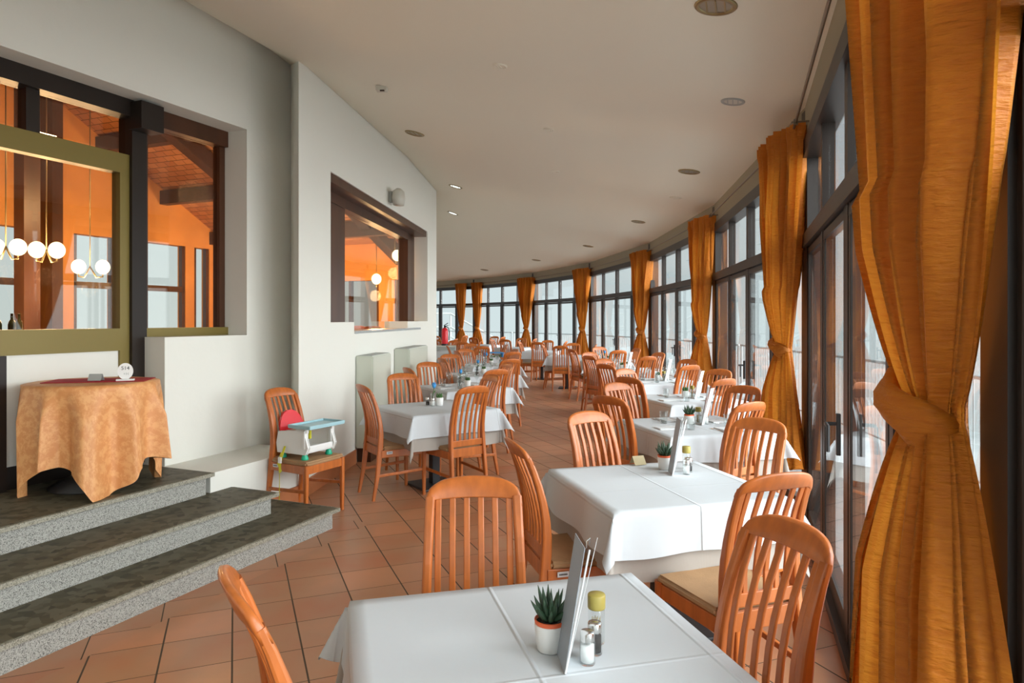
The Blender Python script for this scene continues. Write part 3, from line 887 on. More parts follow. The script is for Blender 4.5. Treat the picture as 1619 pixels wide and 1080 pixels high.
# ------------------------------------------------------------------ chair
def yb(z):
    """rear post profile: local y (back is negative) as a function of height"""
    pts = [(0, -0.275), (0.2, -0.235), (0.45, -0.205), (0.62, -0.195), (0.78, -0.222), (0.90, -0.262), (1.02, -0.315)]
    for (a, b), (c_, d) in zip(pts[:-1], pts[1:]):
        if a <= z <= c_:
            t = (z - a) / (c_ - a); t2 = t
            return b + (d - b) * t2
    return pts[-1][1]
def ybs(z):
    return (yb(max(0, z - 0.05)) + yb(z) * 2 + yb(min(1.02, z + 0.05))) / 4
SEAT_Z = 0.45
def make_chair(tagged=False, slats=6):
    r = empty('dining_chair')
    r['category'] = 'chair'
    # seat cushion
    b = bmesh.new()
    prism(b, [(-0.20, -0.185), (0.20, -0.185), (0.218, 0.215), (-0.218, 0.215)], SEAT_Z - 0.015, SEAT_Z + 0.022)
    bmesh.ops.bevel(b, geom=b.edges[:], offset=0.012, segments=3, affect='EDGES')
    link('seat', b, M['seat'], r)
    b = bmesh.new()
    for s in (-1, 1):
        sweep(b, [(s * 0.185, -0.20, SEAT_Z - 0.045), (s * 0.203, 0.20, SEAT_Z - 0.045)], (0.022, 0.065), side=(1, 0, 0), c=0.15)
    box(b, 0, 0.203, SEAT_Z - 0.045, 0.38, 0.022, 0.065, 0, 0.003)
    box(b, 0, -0.203, SEAT_Z - 0.03, 0.36, 0.024, 0.075, 0, 0.003)
    link('seat_frame', b, M['wood'], r)
    for s in (-1, 1):
        b = bmesh.new()
        sweep(b, [(s * 0.205, 0.203, 0), (s * 0.206, 0.203, 0.25), (s * 0.206, 0.203, SEAT_Z - 0.005)], [(0.026, 0.028), (0.034, 0.036), (0.04, 0.042)])
        link('leg', b, M['wood'], r)
    for s in (-1, 1):
        b = bmesh.new()
        zs = [0, 0.1, 0.2, 0.32, 0.42, 0.5, 0.58, 0.66, 0.74, 0.82, 0.9, 0.955]
        sweep(b, [(s * (0.186 - 0.030 * z), ybs(z), z) for z in zs], [(0.026, 0.026), (0.028, 0.032), (0.03, 0.038), (0.032, 0.044), (0.033, 0.05), (0.033, 0.05), (0.033, 0.046), (0.033, 0.042), (0.033, 0.038), (0.034, 0.034), (0.034, 0.028), (0.034, 0.024)], c=0.28)
        link('leg', b, M['wood'], r, False)
    # crest rail, arched and rounded into the posts
    b = bmesh.new()
    nu, rows = 28, []
    for k in range(nu + 1):
        u = -1 + 2 * k / nu
        x = u * 0.1745
        zt = 0.950 + 0.022 * (1 - u * u) + 0.048 * max(0.0, 1 - abs(u) ** 5) ** 0.5
        zb = 0.944 + 0.006 * (1 - u * u) - (0.0 if abs(u) < 0.8 else 0.022 * ((abs(u) - 0.8) / 0.2) ** 2)
        cv = -0.022 * (1 - u * u)
        row = []
        for (z, yy) in ((zb, 0.011), (zb + 0.004, 0.013), (zt - 0.008, 0.012), (zt, 0.006), (zt, -0.006), (zt - 0.008, -0.012), (zb + 0.004, -0.013), (zb, -0.011)):
            row.append(b.verts.new((x, yb(min(1.02, z)) + yy + cv, z)))
        rows.append(row)
    for a, c_ in zip(rows[:-1], rows[1:]):
        for k in range(8): b.faces.new((a[k], a[(k + 1) % 8], c_[(k + 1) % 8], c_[k]))
    b.faces.new(rows[0]); b.faces.new(rows[-1][::-1])
    link('crest_rail', b, M['wood'], r, True)
    b = bmesh.new(); box(b, 0, ybs(0.50) , 0.50, 0.325, 0.02, 0.055, 0, 0.004); link('back_rail', b, M['wood'], r)
    for k in range(slats):
        f = (k + 0.5) / slats * 2 - 1
        x = f * 0.1535
        b = bmesh.new()
        zs = [0.51, 0.60, 0.68, 0.76, 0.84, 0.95]
        cv = [0, -0.004, -0.008, -0.012, -0.016, -0.02]
        sweep(b, [(x, ybs(z) + c_ * (1 - f * f) - 0.0, z) for z, c_ in zip(zs, cv)], (0.0225, 0.012), c=0.3)
        link('slat', b, M['wood'], r)
    for s in (-1, 1):
        b = bmesh.new()
        sweep(b, [(s * 0.186, -0.235, 0.215), (s * 0.203, 0.20, 0.235)], (0.018, 0.026), side=(1, 0, 0), c=0.2)
        link('stretcher', b, M['wood'], r)
    if tagged:
        b = bmesh.new(); box(b, 0.207, -0.13, SEAT_Z - 0.035, 0.003, 0.055, 0.024); t_ = link('maker_tag', b, M['paper'], r); t_['label'] = 'small white maker tag'
        b = bmesh.new()
        for k in range(6): box(b, 0.2095, -0.147 + k * 0.0068, SEAT_Z - 0.035, 0.001, 0.0045, 0.008)
        link('print', b, M['dark_text'], t_)
    return r
chair_a = make_chair(); used_a = []
chair_t = make_chair(True); used_t = []
def put_chair(x, y, a, label, group, tagged=False, z=0.0):
    """x,y = plan position of the crest rail; a = heading, degrees counter-clockwise from +Y"""
    ar = math.radians(a)
    fx, fy = -math.sin(ar), math.cos(ar)
    ox, oy = x + fx * 0.30, y + fy * 0.30
    return place(chair_t if tagged else chair_a, used_t if tagged else used_a, ox, oy, z, ar, label, group)

# ------------------------------------------------------------------ dining tables
TABLES = [  # key, x, y, rot, words, chairs {side:(x,y,heading)}
 ('T1', 0.07, 1.73, 14.5, 'the table nearest the camera', {'left': (-0.62, 1.56, -60), 'back': (-0.14, 2.50, 184), 'right': (0.79, 1.96, 110)}),
 ('T2', 0.77, 3.55, 15, 'the second window-side table', {'near': (1.02, 2.62, 20), 'left': (0.02, 3.33, -75), 'back': (0.48, 4.3, 214), 'right': (1.45, 4.0, 130)}),
 ('T3', 1.47, 5.48, 15, 'the third window-side table', {'near': (1.69, 4.85, 32), 'left': (0.74, 5.22, -48), 'back': (0.96, 6.26, 216), 'right': (2.03, 5.98, 130)}),
 ('T4', 1.90, 7.30, 15, 'the fourth window-side table', {'near': (2.10, 6.75, 32), 'left': (1.18, 6.95, -48), 'back': (1.33, 8.05, 218), 'right': (2.42, 7.98, 130)}),
 ('T5', 2.05, 9.40, 12, 'the fifth window-side table', {'near': (2.28, 8.75, 28), 'left': (1.22, 8.95, -52), 'back': (1.36, 10.1, 212), 'right': (2.57, 9.98, 126)}),
 ('T6', 1.88, 11.5, 4, 'the sixth window-side table', {'near': (2.15, 10.8, 24), 'left': (1.24, 11.0, -60), 'back': (1.38, 12.15, 206), 'right': (2.58, 12.02, 118)}),
 ('T7', 1.88, 13.7, 0, 'the seventh window-side table', {'near': (2.02, 12.95, 15), 'left': (1.18, 13.5, -70), 'back': (1.85, 14.5, 200), 'right': (2.52, 13.85, 108)}),
 ('T8', 1.30, 15.9, -8, 'the eighth window-side table', {'near': (1.08, 15.15, -6), 'left': (0.72, 15.8, -100), 'back': (1.50, 16.8, 172), 'right': (1.95, 16.0, 82)}),
 ('T9', 0.80, 18.3, -14, 'the ninth window-side table', {'near': (0.66, 17.5, -14), 'left': (0.20, 18.15, -104), 'back': (1.0, 19.1, 166), 'right': (1.45, 18.4, 76)}),
 ('T10', 0.05, 20.6, -20, 'the tenth window-side table', {'near': (-0.2, 19.85, -20), 'left': (-0.6, 20.4, -110), 'back': (0.3, 21.4, 160), 'right': (0.7, 20.8, 70)}),
 ('T11', -0.95, 22.8, -27, 'the eleventh window-side table', {'near': (-1.25, 22.1, -27), 'back': (-0.6, 23.6, 153), 'right': (-0.3, 22.9, 63)}),
 ('T12', -2.3, 25.0, -35, 'the farthest window-side table', {'near': (-2.7, 24.3, -35), 'right': (-1.7, 24.8, 55)}),
 ('L1', -0.75, 6.60, 35, 'the nearest inner-row table', {'near': (-0.34, 6.02, 38), 'left': (-1.34, 6.15, -58), 'back': (-1.18, 7.36, 206), 'right': (-0.22, 7.20, 122)}),
 ('L2', -0.62, 8.60, 33, 'the second inner-row table', {'near': (-0.18, 8.02, 36), 'left': (-1.26, 8.30, -60), 'back': (-1.14, 9.32, 206), 'right': (-0.06, 9.26, 120)}),
 ('L3', -0.50, 10.6, 30, 'the third inner-row table', {'near': (-0.02, 10.1, 30), 'left': (-1.06, 10.35, -62), 'back': (-1.04, 11.4, 206), 'right': (0.05, 11.3, 118)}),
 ('L4', -0.45, 12.75, 24, 'the fourth inner-row table', {'near': (0.02, 12.3, 25), 'left': (-1.02, 12.7, -66), 'back': (-0.92, 13.5, 204), 'right': (0.05, 13.4, 115)}),
 ('L5', -0.80, 15.6, 10, 'the fifth inner-row table', {'near': (-0.65, 14.8, 10), 'left': (-1.45, 15.4, -80), 'back': (-1.0, 16.4, 190), 'right': (-0.15, 15.8, 100)}),
 ('L6', -1.55, 18.2, -5, 'the sixth inner-row table', {'near': (-1.26, 17.5, -5), 'back': (-1.6, 19.0, 178), 'right': (-0.85, 18.2, 88)}),
 ('L7', -2.4, 20.7, -15, 'the seventh inner-row table', {'near': (-2.2, 19.9, -15), 'right': (-1.7, 20.7, 75)}),
]
TS = 0.90
def make_table():
    r = empty('dining_table'); r['category'] = 'table'
    b = bmesh.new(); box(b, 0, 0, 0.733, TS - 0.006, TS - 0.006, 0.024, 0, 0.004); link('table_top', b, M['frame_brown'], r)
    b = bmesh.new(); box(b, 0, 0, 0.372, 0.08, 0.08, 0.70, 0, 0.006); box(b, 0, 0, 0.71, 0.34, 0.34, 0.02); link('pedestal', b, M['black'], r)
    b = bmesh.new(); box(b, 0, 0, 0.011, 0.42, 0.42, 0.022, 0, 0.008); link('base', b, M['black'], r)
    return r
def make_cloth(over, z, mat, name, seed, flare=0.10, wave=0.012, corner=0.34, off=0.0, rot=0.0):
    under_ = name == 'undercloth'
    rnd = random.Random(seed)
    b = bmesh.new(); uvl = b.loops.layers.uv.new('UVMap')
    hs = TS / 2 + off
    ph = [rnd.uniform(0, 6.28) for _ in range(8)]
    co = [i / 10 * hs for i in range(-10, 11)]
    ex = [hs + over * (k / 9) for k in range(1, 10)]
    co = [-e for e in ex[::-1]] + co + ex
    grid = []
    uvs = {}
    cr, sr = math.cos(rot), math.sin(rot)
    for yy in co:
        row = []
        for xx in co:
            dx, dy = max(0, abs(xx) - hs), max(0, abs(yy) - hs)
            sx_, sy_ = (1 if xx > 0 else -1), (1 if yy > 0 else -1)
            cx, cy = max(-hs, min(hs, xx)), max(-hs, min(hs, yy))
            if dx == 0 and dy == 0:
                p = (cx, cy, z)
            elif dy == 0:
                k = dx / over
                wave_ = wave if not under_ else max(0, k - 0.62) * 0.035
                wv = wave_ * k * math.sin(yy * 13 + ph[0] + sx_) * 1.6 * (1 - (abs(yy) / hs) ** 4 * 0.5)
                p = (cx + sx_ * (dx * flare + 0.004 + wv), cy * (1 + 0.04 * k), z - dx + 0.02 * dx * math.sin(yy * 5 + ph[1]))
            elif dx == 0:
                k = dy / over
                wave_ = wave if not under_ else max(0, k - 0.62) * 0.035
                wv = wave_ * k * math.sin(xx * 13 + ph[2] + sy_) * 1.6 * (1 - (abs(xx) / hs) ** 4 * 0.5)
                p = (cx * (1 + 0.04 * k), cy + sy_ * (dy * flare + 0.004 + wv), z - dy + 0.02 * dy * math.sin(xx * 5 + ph[3]))
            else:
                rr = math.hypot(dx, dy); a = math.atan2(dy, dx)
                q = math.sin(2 * a) ** 1.3
                fl = flare + (corner - flare) * q
                ca, sa = math.cos(a), math.sin(a)
                tw = (ph[4 + (sx_ > 0) + 2 * (sy_ > 0)] / 6.28 - 0.5) * 0.5 * q
                a2 = a + tw
                p = (cx + sx_ * (math.cos(a2) * rr * fl + 0.004 + hs * 0.04 * dy / over * (1 - q)), cy + sy_ * (math.sin(a2) * rr * fl + 0.004 + hs * 0.04 * dx / over * (1 - q)), z - rr * math.sqrt(max(0, 1 - fl * fl)) * (1 - 0.08 * q))
            px, py = p[0] * cr - p[1] * sr, p[0] * sr + p[1] * cr
            v = b.verts.new((px, py, p[2])); uvs[v] = (xx, yy); row.append(v)
        grid.append(row)
    n = len(co)
    for i in range(n - 1):
        for j in range(n - 1):
            f = b.faces.new((grid[i][j], grid[i][j + 1], grid[i + 1][j + 1], grid[i + 1][j]))
            for lp in f.loops: lp[uvl].uv = uvs[lp.vert]
    o = link(name, b, mat, None, True)
    return o
tb = make_table(); used_tb = []
white = [make_cloth(0.195, 0.7515, M['white_cloth'], 'tablecloth', s, flare=0.135, corner=0.5, off=0.008, wave=0.010) for s in (1, 2, 3)]
under = [make_cloth(0.315, 0.7475, M['under_cloth'], 'undercloth', s + 10, flare=0.012, corner=0.20, off=0.0) for s in (1, 2, 3)]
used_w = [[], [], []]; used_u = [[], [], []]
side_words = {'near': 'on the camera side of', 'back': 'on the far side of', 'left': 'on the left side of', 'right': 'on the right side of'}
TAB = {}
for n_i, (key, x, y, rot, words, chs) in enumerate(TABLES):
    rz = math.radians(rot); TAB[key] = (x, y, rz)
    place(tb, used_tb, x, y, 0, rz, 'black pedestal table under the cloths, ' + words, 'dining tables', 'table')
    k = n_i % 3
    place(under[k], used_u[k], x, y, 0, rz, 'ribbed beige undercloth hanging below the white cloth of ' + words, 'beige undercloths', 'tablecloth')
    place(white[k], used_w[k], x, y, 0, rz, 'white creased tablecloth draped over ' + words, 'white tablecloths', 'tablecloth')
    for sd, (cx, cy, a) in chs.items():
        put_chair(cx, cy, a, 'slatted cherry wood chair %s %s' % (side_words[sd], words), 'dining chairs', tagged=(key, sd) in (('T2', 'left'), ('L1', 'left')))
# chair by the steps that carries the booster seat
BX, BY, BA = -1.95, 5.52, -58
bc = put_chair(-1.97, 5.80, -118, 'slatted chair by the steps carrying the child booster seat', 'dining chairs', True)
# chairs inside the warm room, through the middle window
for k, (x, y, a, wd) in enumerate([(-3.15, 11.9, 150, 'leftmost'), (-2.65, 11.7, 170, 'middle'), (-2.3, 11.3, 200, 'rightmost')]):
    put_chair(x, y, a, wd + ' of the chairs seen through the middle inner window', 'chairs in the inner room', z=RAISE)

# ------------------------------------------------------------------ things on the tables
TOP = 0.752
def loc_on(key, lx, ly):
    x, y, rz = TAB[key]
    return (x + lx * math.cos(rz) - ly * math.sin(rz), y + lx * math.sin(rz) + ly * math.cos(rz), TOP)

def make_succulent(kind=0):
    r = empty('potted_succulent'); r['category'] = 'potted plant'
    b = bmesh.new(); lathe(b, [(0, 0), (0.030, 0), (0.034, 0.004), (0.041, 0.068), (0.039, 0.07), (0.036, 0.060), (0, 0.058)], 24); link('pot', b, M['pot'], r, True)
    b = bmesh.new(); lathe(b, [(0.034, 0.058), (0.0385, 0.066), (0.041, 0.079), (0.038, 0.081), (0.035, 0.070), (0, 0.068)], 24); link('inner_pot', b, M['terra'] if kind == 0 else M['pot'], r, True)
    b = bmesh.new(); lathe(b, [(0, 0.078), (0.02, 0.077), (0.036, 0.073)], 16); link('soil', b, M['soil'], r, True)
    rnd = random.Random(5 + kind)
    b = bmesh.new()
    for ring, (n, tilt, ln) in enumerate([(4, 0.22, 0.075), (7, 0.62, 0.08), (8, 1.02, 0.068)]):
        for k in range(n):
            a = 2 * PI * k / n + ring * 0.5 + rnd.uniform(-0.2, 0.2); tl = tilt + rnd.uniform(-0.12, 0.12); l2 = ln * rnd.uniform(0.85, 1.15)
            if kind: l2 *= 0.6
            pth = []; rad = []
            for j in range(6):
                f = j / 5
                tt = tl * (1 - 0.25 * f)
                pth.append((math.cos(a) * math.sin(tt) * l2 * f + math.cos(a) * 0.006, math.sin(a) * math.sin(tt) * l2 * f + math.sin(a) * 0.006, 0.076 + math.cos(tt) * l2 * f))
                rad.append((0.0085 if not kind else 0.011) * (1 - f) ** 0.7 * (0.8 + 0.5 * math.sin(f * PI)) + 0.0006)
            tube(b, pth, rad, 6)
    link('leaves', b, M['leaf'] if kind == 0 else M['leaf2'], r, True)
    return r
def make_menu():
    r = empty('menu_card'); r['category'] = 'menu'
    # tall folded card standing slightly open and leaning in its holder
    lean = Matrix.Translation((0, 0, 0.001)) @ Matrix.Rotation(math.radians(11), 4, 'Y')
    for s, nm in ((1, 'leaf'), (-1, 'leaf')):
        b = bmesh.new()
        box(b, 0, 0, 0, 0.0016, 0.105, 0.305)
        bmesh.ops.transform(b, matrix=lean @ Matrix.Rotation(math.radians(-9) * s, 4, 'Z') @ Matrix.Rotation(math.radians(2.0) * s, 4, 'Y') @ Matrix.Translation((0.0012 * s, 0.0525, 0.153)), verts=b.verts[:])
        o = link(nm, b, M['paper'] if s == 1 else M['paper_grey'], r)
    b = bmesh.new(); tube(b, [lean @ Vector((0, 0, 0.002)), lean @ Vector((0, 0, 0.303))], 0.0026, 6); link('spine', b, M['paper'], r)
    b = bmesh.new()
    tube(b, [lean @ Vector(v) for v in ((-0.004, 0.03, 0.296), (-0.006, 0.035, 0.312), (0.004, 0.06, 0.313), (0.006, 0.062, 0.296))], 0.0012, 5); link('clip', b, M['steel'], r)
    return r
def make_shaker(fill, nm, cat):
    r = empty(nm); r['category'] = cat
    b = bmesh.new(); lathe(b, [(0, 0), (0.019, 0), (0.0205, 0.004), (0.0190, 0.055), (0.0165, 0.062)], 18); link('glass', b, M['glassware'], r, True)
    b = bmesh.new(); lathe(b, [(0, 0.006), (0.0165, 0.006), (0.0165, 0.047), (0, 0.048)], 14); link('contents', b, fill, r, True)
    b = bmesh.new(); lathe(b, [(0.0178, 0.056), (0.0182, 0.076), (0.0165, 0.0795), (0, 0.081)], 18); link('cap', b, M['steel'], r, True)
    return r
def make_jar():
    r = empty('toothpick_jar'); r['category'] = 'jar'
    b = bmesh.new(); lathe(b, [(0, 0), (0.021, 0), (0.022, 0.003), (0.022, 0.085), (0.019, 0.092)], 18); link('glass', b, M['glassware'], r, True)
    b = bmesh.new()
    for k in range(10):
        a = k * 2.4; rr = 0.012 * math.sqrt(k / 10)
        tube(b, [(rr * math.cos(a), rr * math.sin(a), 0.004), (rr * math.cos(a), rr * math.sin(a), 0.066)], 0.0011, 5)
    link('toothpicks', b, M['kraft'], r)
    b = bmesh.new(); lathe(b, [(0, 0.090), (0.0225, 0.090), (0.0235, 0.093), (0.0235, 0.124), (0.022, 0.127), (0, 0.127)], 20); link('lid', b, M['lid'], r, True)
    return r
def make_tent():
    r = empty('reserved_card'); r['category'] = 'card'
    b = bmesh.new()
    for s in (-1, 1):
        b2 = box(b, 0, 0, 0, 0.075, 0.0012, 0.058)
        bmesh.ops.transform(b, matrix=Matrix.Translation((0, s * 0.017, 0.0275)) @ Matrix.Rotation(s * 0.62 / 1.0, 4, 'X'), verts=b2['verts'])
    link('card', b, M['kraft'], r)
    return r
def make_glass():
    r = empty('water_glass'); r['category'] = 'glass'
    b = bmesh.new(); lathe(b, [(0, 0.004), (0.027, 0.004), (0.034, 0.10), (0.0355, 0.10), (0.029, 0), (0, 0)], 18); link('tumbler', b, M['glassware'], r, True)
    return r
def make_wine():
    r = empty('wine_glass'); r['category'] = 'glass'
    b = bmesh.new(); lathe(b, [(0, 0), (0.033, 0), (0.032, 0.003), (0.006, 0.008), (0.004, 0.02), (0.004, 0.085), (0.015, 0.095), (0.034, 0.125), (0.037, 0.15), (0.031, 0.185), (0.0298, 0.185), (0.0355, 0.15), (0.032, 0.126), (0, 0.098)], 18); link('bowl_and_stem', b, M['glassware'], r, True)
    return r
def make_fork():
    r = empty('fork'); r['category'] = 'cutlery'
    b = bmesh.new()
    sweep(b, [(0, -0.1, 0.002), (0, -0.03, 0.004), (0, 0.04, 0.006)], [(0.016, 0.002), (0.008, 0.003), (0.006, 0.0025)])
    sweep(b, [(0, 0.04, 0.006), (0, 0.055, 0.004)], [(0.008, 0.002), (0.022, 0.002)])
    for k in range(4): sweep(b, [(-0.009 + k * 0.006, 0.054, 0.004), (-0.009 + k * 0.006, 0.098, 0.004)], (0.003, 0.002))
    link('fork_body', b, M['steel'], r); return r
def make_knife():
    r = empty('knife'); r['category'] = 'cutlery'
    b = bmesh.new()
    sweep(b, [(0, -0.11, 0.003), (0, 0.0, 0.004)], [(0.015, 0.004), (0.011, 0.005)]); link('handle', b, M['steel'], r)
    b = bmesh.new(); sweep(b, [(0, 0.0, 0.004), (0.001, 0.06, 0.003), (0.002, 0.105, 0.003)], [(0.012, 0.002), (0.016, 0.0015), (0.004, 0.001)]); link('blade', b, M['steel'], r); return r
def make_napkin():
    r = empty('folded_napkin'); r['category'] = 'napkin'
    b = bmesh.new(); box(b, 0, 0, 0.004, 0.11, 0.2, 0.007, 0, 0.003); box(b, 0.002, 0.0, 0.009, 0.105, 0.195, 0.004, 0.02, 0.0015); link('folded_cloth', b, M['paper'], r); return r
def make_vase():
    r = empty('flower_vase'); r['category'] = 'vase'
    b = bmesh.new(); lathe(b, [(0, 0), (0.022, 0), (0.024, 0.006), (0.017, 0.06), (0.020, 0.12), (0.018, 0.12), (0.014, 0.06), (0, 0.02)], 16); link('vase', b, M['glassware'], r, True)
    b = bmesh.new(); tube(b, [(0, 0, 0.01), (0.004, 0, 0.1), (0.012, 0.002, 0.17)], 0.003); 
    tube(b, [(0.004, 0, 0.1), (0.02, 0.01, 0.13), (0.028, 0.02, 0.14)], [0.002, 0.007, 0.001]); link('stem', b, M['leaf2'], r, True)
    b = bmesh.new()
    for k in range(9):
        a = k * 2.399; f = k / 9
        m_ = Matrix.Translation((0.013 + 0.010 * math.cos(a) * (0.4 + f * 0.6), 0.002 + 0.010 * math.sin(a) * (0.4 + f * 0.6), 0.190 + 0.018 * (0.5 - f))) @ Matrix.Rotation(a, 4, 'Z') @ Matrix.Rotation(0.4, 4, 'Y') @ Matrix.Diagonal((0.011, 0.016, 0.026, 1))
        bmesh.ops.create_uvsphere(b, u_segments=8, v_segments=6, radius=1, matrix=m_)
    link('blossom', b, M['blue'], r, True)
    return r
protos = {'succ': (make_succulent(0), []), 'plant': (make_succulent(1), []), 'menu': (make_menu(), []), 'salt': (make_shaker(M['salt'], 'salt_shaker', 'salt shaker'), []),
          'pepper': (make_shaker(M['pepper'], 'pepper_shaker', 'pepper shaker'), []), 'jar': (make_jar(), []), 'tent': (make_tent(), []), 'glass': (make_glass(), []), 'wine': (make_wine(), []),
          'fork': (make_fork(), []), 'knife': (make_knife(), []), 'napkin': (make_napkin(), []), 'vase': (make_vase(), [])}
def item(kind, key, x, y, deg, label, group, plan=False):
    p, u = protos[kind]
    q = (x, y, TOP) if plan else loc_on(key, x, y)
    return place(p, u, q[0], q[1], q[2], math.radians(deg), label, group)
WORDS = {t[0]: t[4] for t in TABLES}
ITEM = {'succ': ('spiky green succulent with orange rim in a white pot on ', 'potted succulents'), 'plant': ('small green plant in a white pot on ', 'small potted plants'),
        'menu': ('tall white folded menu card standing on ', 'menu cards'), 'salt': ('glass salt shaker with steel cap on ', 'salt shakers'), 'pepper': ('dark-filled pepper shaker with steel cap on ', 'pepper shakers'),
        'jar': ('clear toothpick jar with olive gold lid on ', 'toothpick jars'), 'vase': ('clear vase holding one blue flower on ', 'blue flower vases'), 'tent': ('small kraft paper tent card on ', 'tent cards')}
def put(kind, key, x, y, deg=0, plan=False, extra=''):
    a, g = ITEM[kind]
    return item(kind, key, x, y, deg, extra + a + WORDS[key], g, plan)
# nearest table, plan positions
put('succ', 'T1', 0.098, 1.755, 0, True)
put('menu', 'T1', 0.127, 1.63, -2, True)
put('salt', 'T1', 0.186, 1.685, 0, True)
put('pepper', 'T1', 0.210, 1.735, 0, True)
put('jar', 'T1', 0.222, 1.795, 0, True)
# second table
put('succ', 'T2', 0.865, 3.87, 0, True)
put('menu', 'T2', 0.868, 3.70, -10, True)
put('salt', 'T2', 0.955, 3.74, 0, True)
put('pepper', 'T2', 0.985, 3.80, 0, True)
put('jar', 'T2', 0.99, 3.88, 0, True)
put('tent', 'T2', 0.735, 3.99, 20, True)
# third and further tables: centre pieces and place settings
corner_w = ['near left', 'near right', 'far left', 'far right']
def settings(key, deg, n=4, wine=True):
    for k, (sx_, sy_) in enumerate([(-0.27, -0.1), (0.1, -0.27), (-0.1, 0.27), (0.27, 0.1)][:n]):
        w_ = ['left', 'near', 'far', 'right'][k]
        a = [-90, 0, 180, 90][k]
        ar = math.radians(a)
        def off(lx, ly): return (sx_ + lx * math.cos(ar) - ly * math.sin(ar), sy_ + lx * math.sin(ar) + ly * math.cos(ar))
        item('fork', key, *off(-0.08, -0.02), deg + a, 'steel fork at the %s place of %s' % (w_, WORDS[key]), 'forks')
        item('knife', key, *off(0.08, -0.02), deg + a, 'steel knife at the %s place of %s' % (w_, WORDS[key]), 'knives')
        item('napkin', key, *off(0.0, -0.02), deg + a, 'folded white napkin at the %s place of %s' % (w_, WORDS[key]), 'napkins')
        item('glass', key, *off(0.10, 0.12), 0, 'empty tumbler at the %s place of %s' % (w_, WORDS[key]), 'tumblers')
        if wine: item('wine', key, *off(0.035, 0.155), 0, 'stemmed wine glass at the %s place of %s' % (w_, WORDS[key]), 'wine glasses')
for key, n, wine in (('T3', 4, False), ('T4', 4, False), ('T5', 4, True), ('T6', 4, True), ('T7', 4, True), ('L2', 4, True), ('L3', 4, True), ('L4', 4, True), ('L5', 4, True)):
    settings(key, math.degrees(TAB[key][2]), n, wine)
for key in ('T3', 'T4', 'T5', 'T6'):
    put('succ' if key == 'T3' else 'plant', key, -0.02, 0.06)
    put('menu', key, 0.04, -0.03, -24)
    put('salt', key, 0.11, 0.02); put('pepper', key, 0.13, 0.07); put('jar', key, 0.09, 0.11)
put('vase', 'L1', -0.79, 6.80, 0, True); put('plant', 'L1', -0.715, 6.72, 0, True); put('pepper', 'L1', -0.83, 6.72, 0, True); put('salt', 'L1', -0.775, 6.68, 0, True)
for key in ('L2', 'L3', 'L4', 'L5', 'T7', 'T8', 'T9'):
    put('vase', key, -0.03, 0.03); put('plant', key, 0.06, -0.02)
# blue tray with greenery on the fifth inner-row table
r = empty('serving_tray', (-0.42, 15.35, TOP), 0.2, 'bright blue tray with green leaves on the fifth inner-row table', 'tray')
b = bmesh.new(); box(b, 0, 0, 0.10, 0.45, 0.28, 0.02, 0, 0.006); box(b, -0.2, 0, 0.05, 0.02, 0.26, 0.10); box(b, 0.2, 0, 0.05, 0.02, 0.26, 0.10); link('tray', b, M['blue'], r)
b = bmesh.new()
rn = random.Random(4)
for k in range(40):
    bmesh.ops.create_uvsphere(b, u_segments=6, v_segments=4, radius=1, matrix=Matrix.Translation((rn.uniform(-0.17, 0.17), rn.uniform(-0.17, -0.1), rn.uniform(0.005, 0.05))) @ Matrix.Rotation(rn.uniform(0, 6), 4, 'Z') @ Matrix.Diagonal((0.03, 0.015, 0.006, 1)))
link('leaves', b, M['leaf2'], r)

# ------------------------------------------------------------------ booster seat on the chair by the steps
bz = SEAT_Z + 0.022
r = empty('booster_seat', (bc.location.x, bc.location.y, bz), bc.rotation_euler.z, 'white and red child booster seat with pale blue tray strapped on a chair', 'booster seat')
b = bmesh.new()   # white body: U shape open at the front, with armrests
for s in (-1, 1):
    pts = [(-0.15, 0.05), (0.15, 0.05), (0.175, 0.10), (0.13, 0.235), (-0.14, 0.21), (-0.16, 0.12)]
    vv = [(s * 0.165, y, z) for y, z in pts]; v2 = [(s * 0.135, y, z) for y, z in pts]
    a = [b.verts.new(v) for v in vv]; c_ = [b.verts.new(v) for v in v2]
    b.faces.new(a); b.faces.new(c_[::-1])
    for k in range(6): b.faces.new((a[k], a[(k + 1) % 6], c_[(k + 1) % 6], c_[k]))
box(b, 0, -0.145, 0.13, 0.30, 0.025, 0.16, 0, 0.006)
box(b, 0, 0.0, 0.065, 0.30, 0.30, 0.03, 0, 0.006)
box(b, 0, 0.152, 0.085, 0.30, 0.022, 0.05, 0, 0.006)
for s in (-1, 1): box(b, s * 0.15, 0.135, 0.165, 0.045, 0.035, 0.15, 0, 0.008)
bmesh.ops.bevel(b, geom=[e for e in b.edges if e.calc_length() > 0.05], offset=0.006, segments=2, affect='EDGES')
link('body', b, M['booster_white'], r)
b = bmesh.new()   # rounded red back
n = 24
fr, bk = [], []
for k in range(n + 1):
    a = PI * k / n
    x, z = 0.135 * math.cos(a), 0.20 + 0.17 * math.sin(a)
    fr.append(b.verts.new((x, -0.145 - 0.04 * math.sin(a), z))); bk.append(b.verts.new((x * 0.94, -0.17 - 0.045 * math.sin(a), z - 0.004)))
for L_ in (fr, bk[::-1]): b.faces.new(L_)
for k in range(n): b.faces.new((fr[k], fr[k + 1], bk[k + 1], bk[k]))
b.faces.new((fr[0], bk[0], bk[-1], fr[-1]))
bmesh.ops.bevel(b, geom=[e for e in b.edges], offset=0.005, segments=2, affect='EDGES')
link('backrest', b, M['booster_red'], r)
b = bmesh.new()   # tray
box(b, 0, 0.12, 0.262, 0.40, 0.24, 0.016, 0, 0.007)
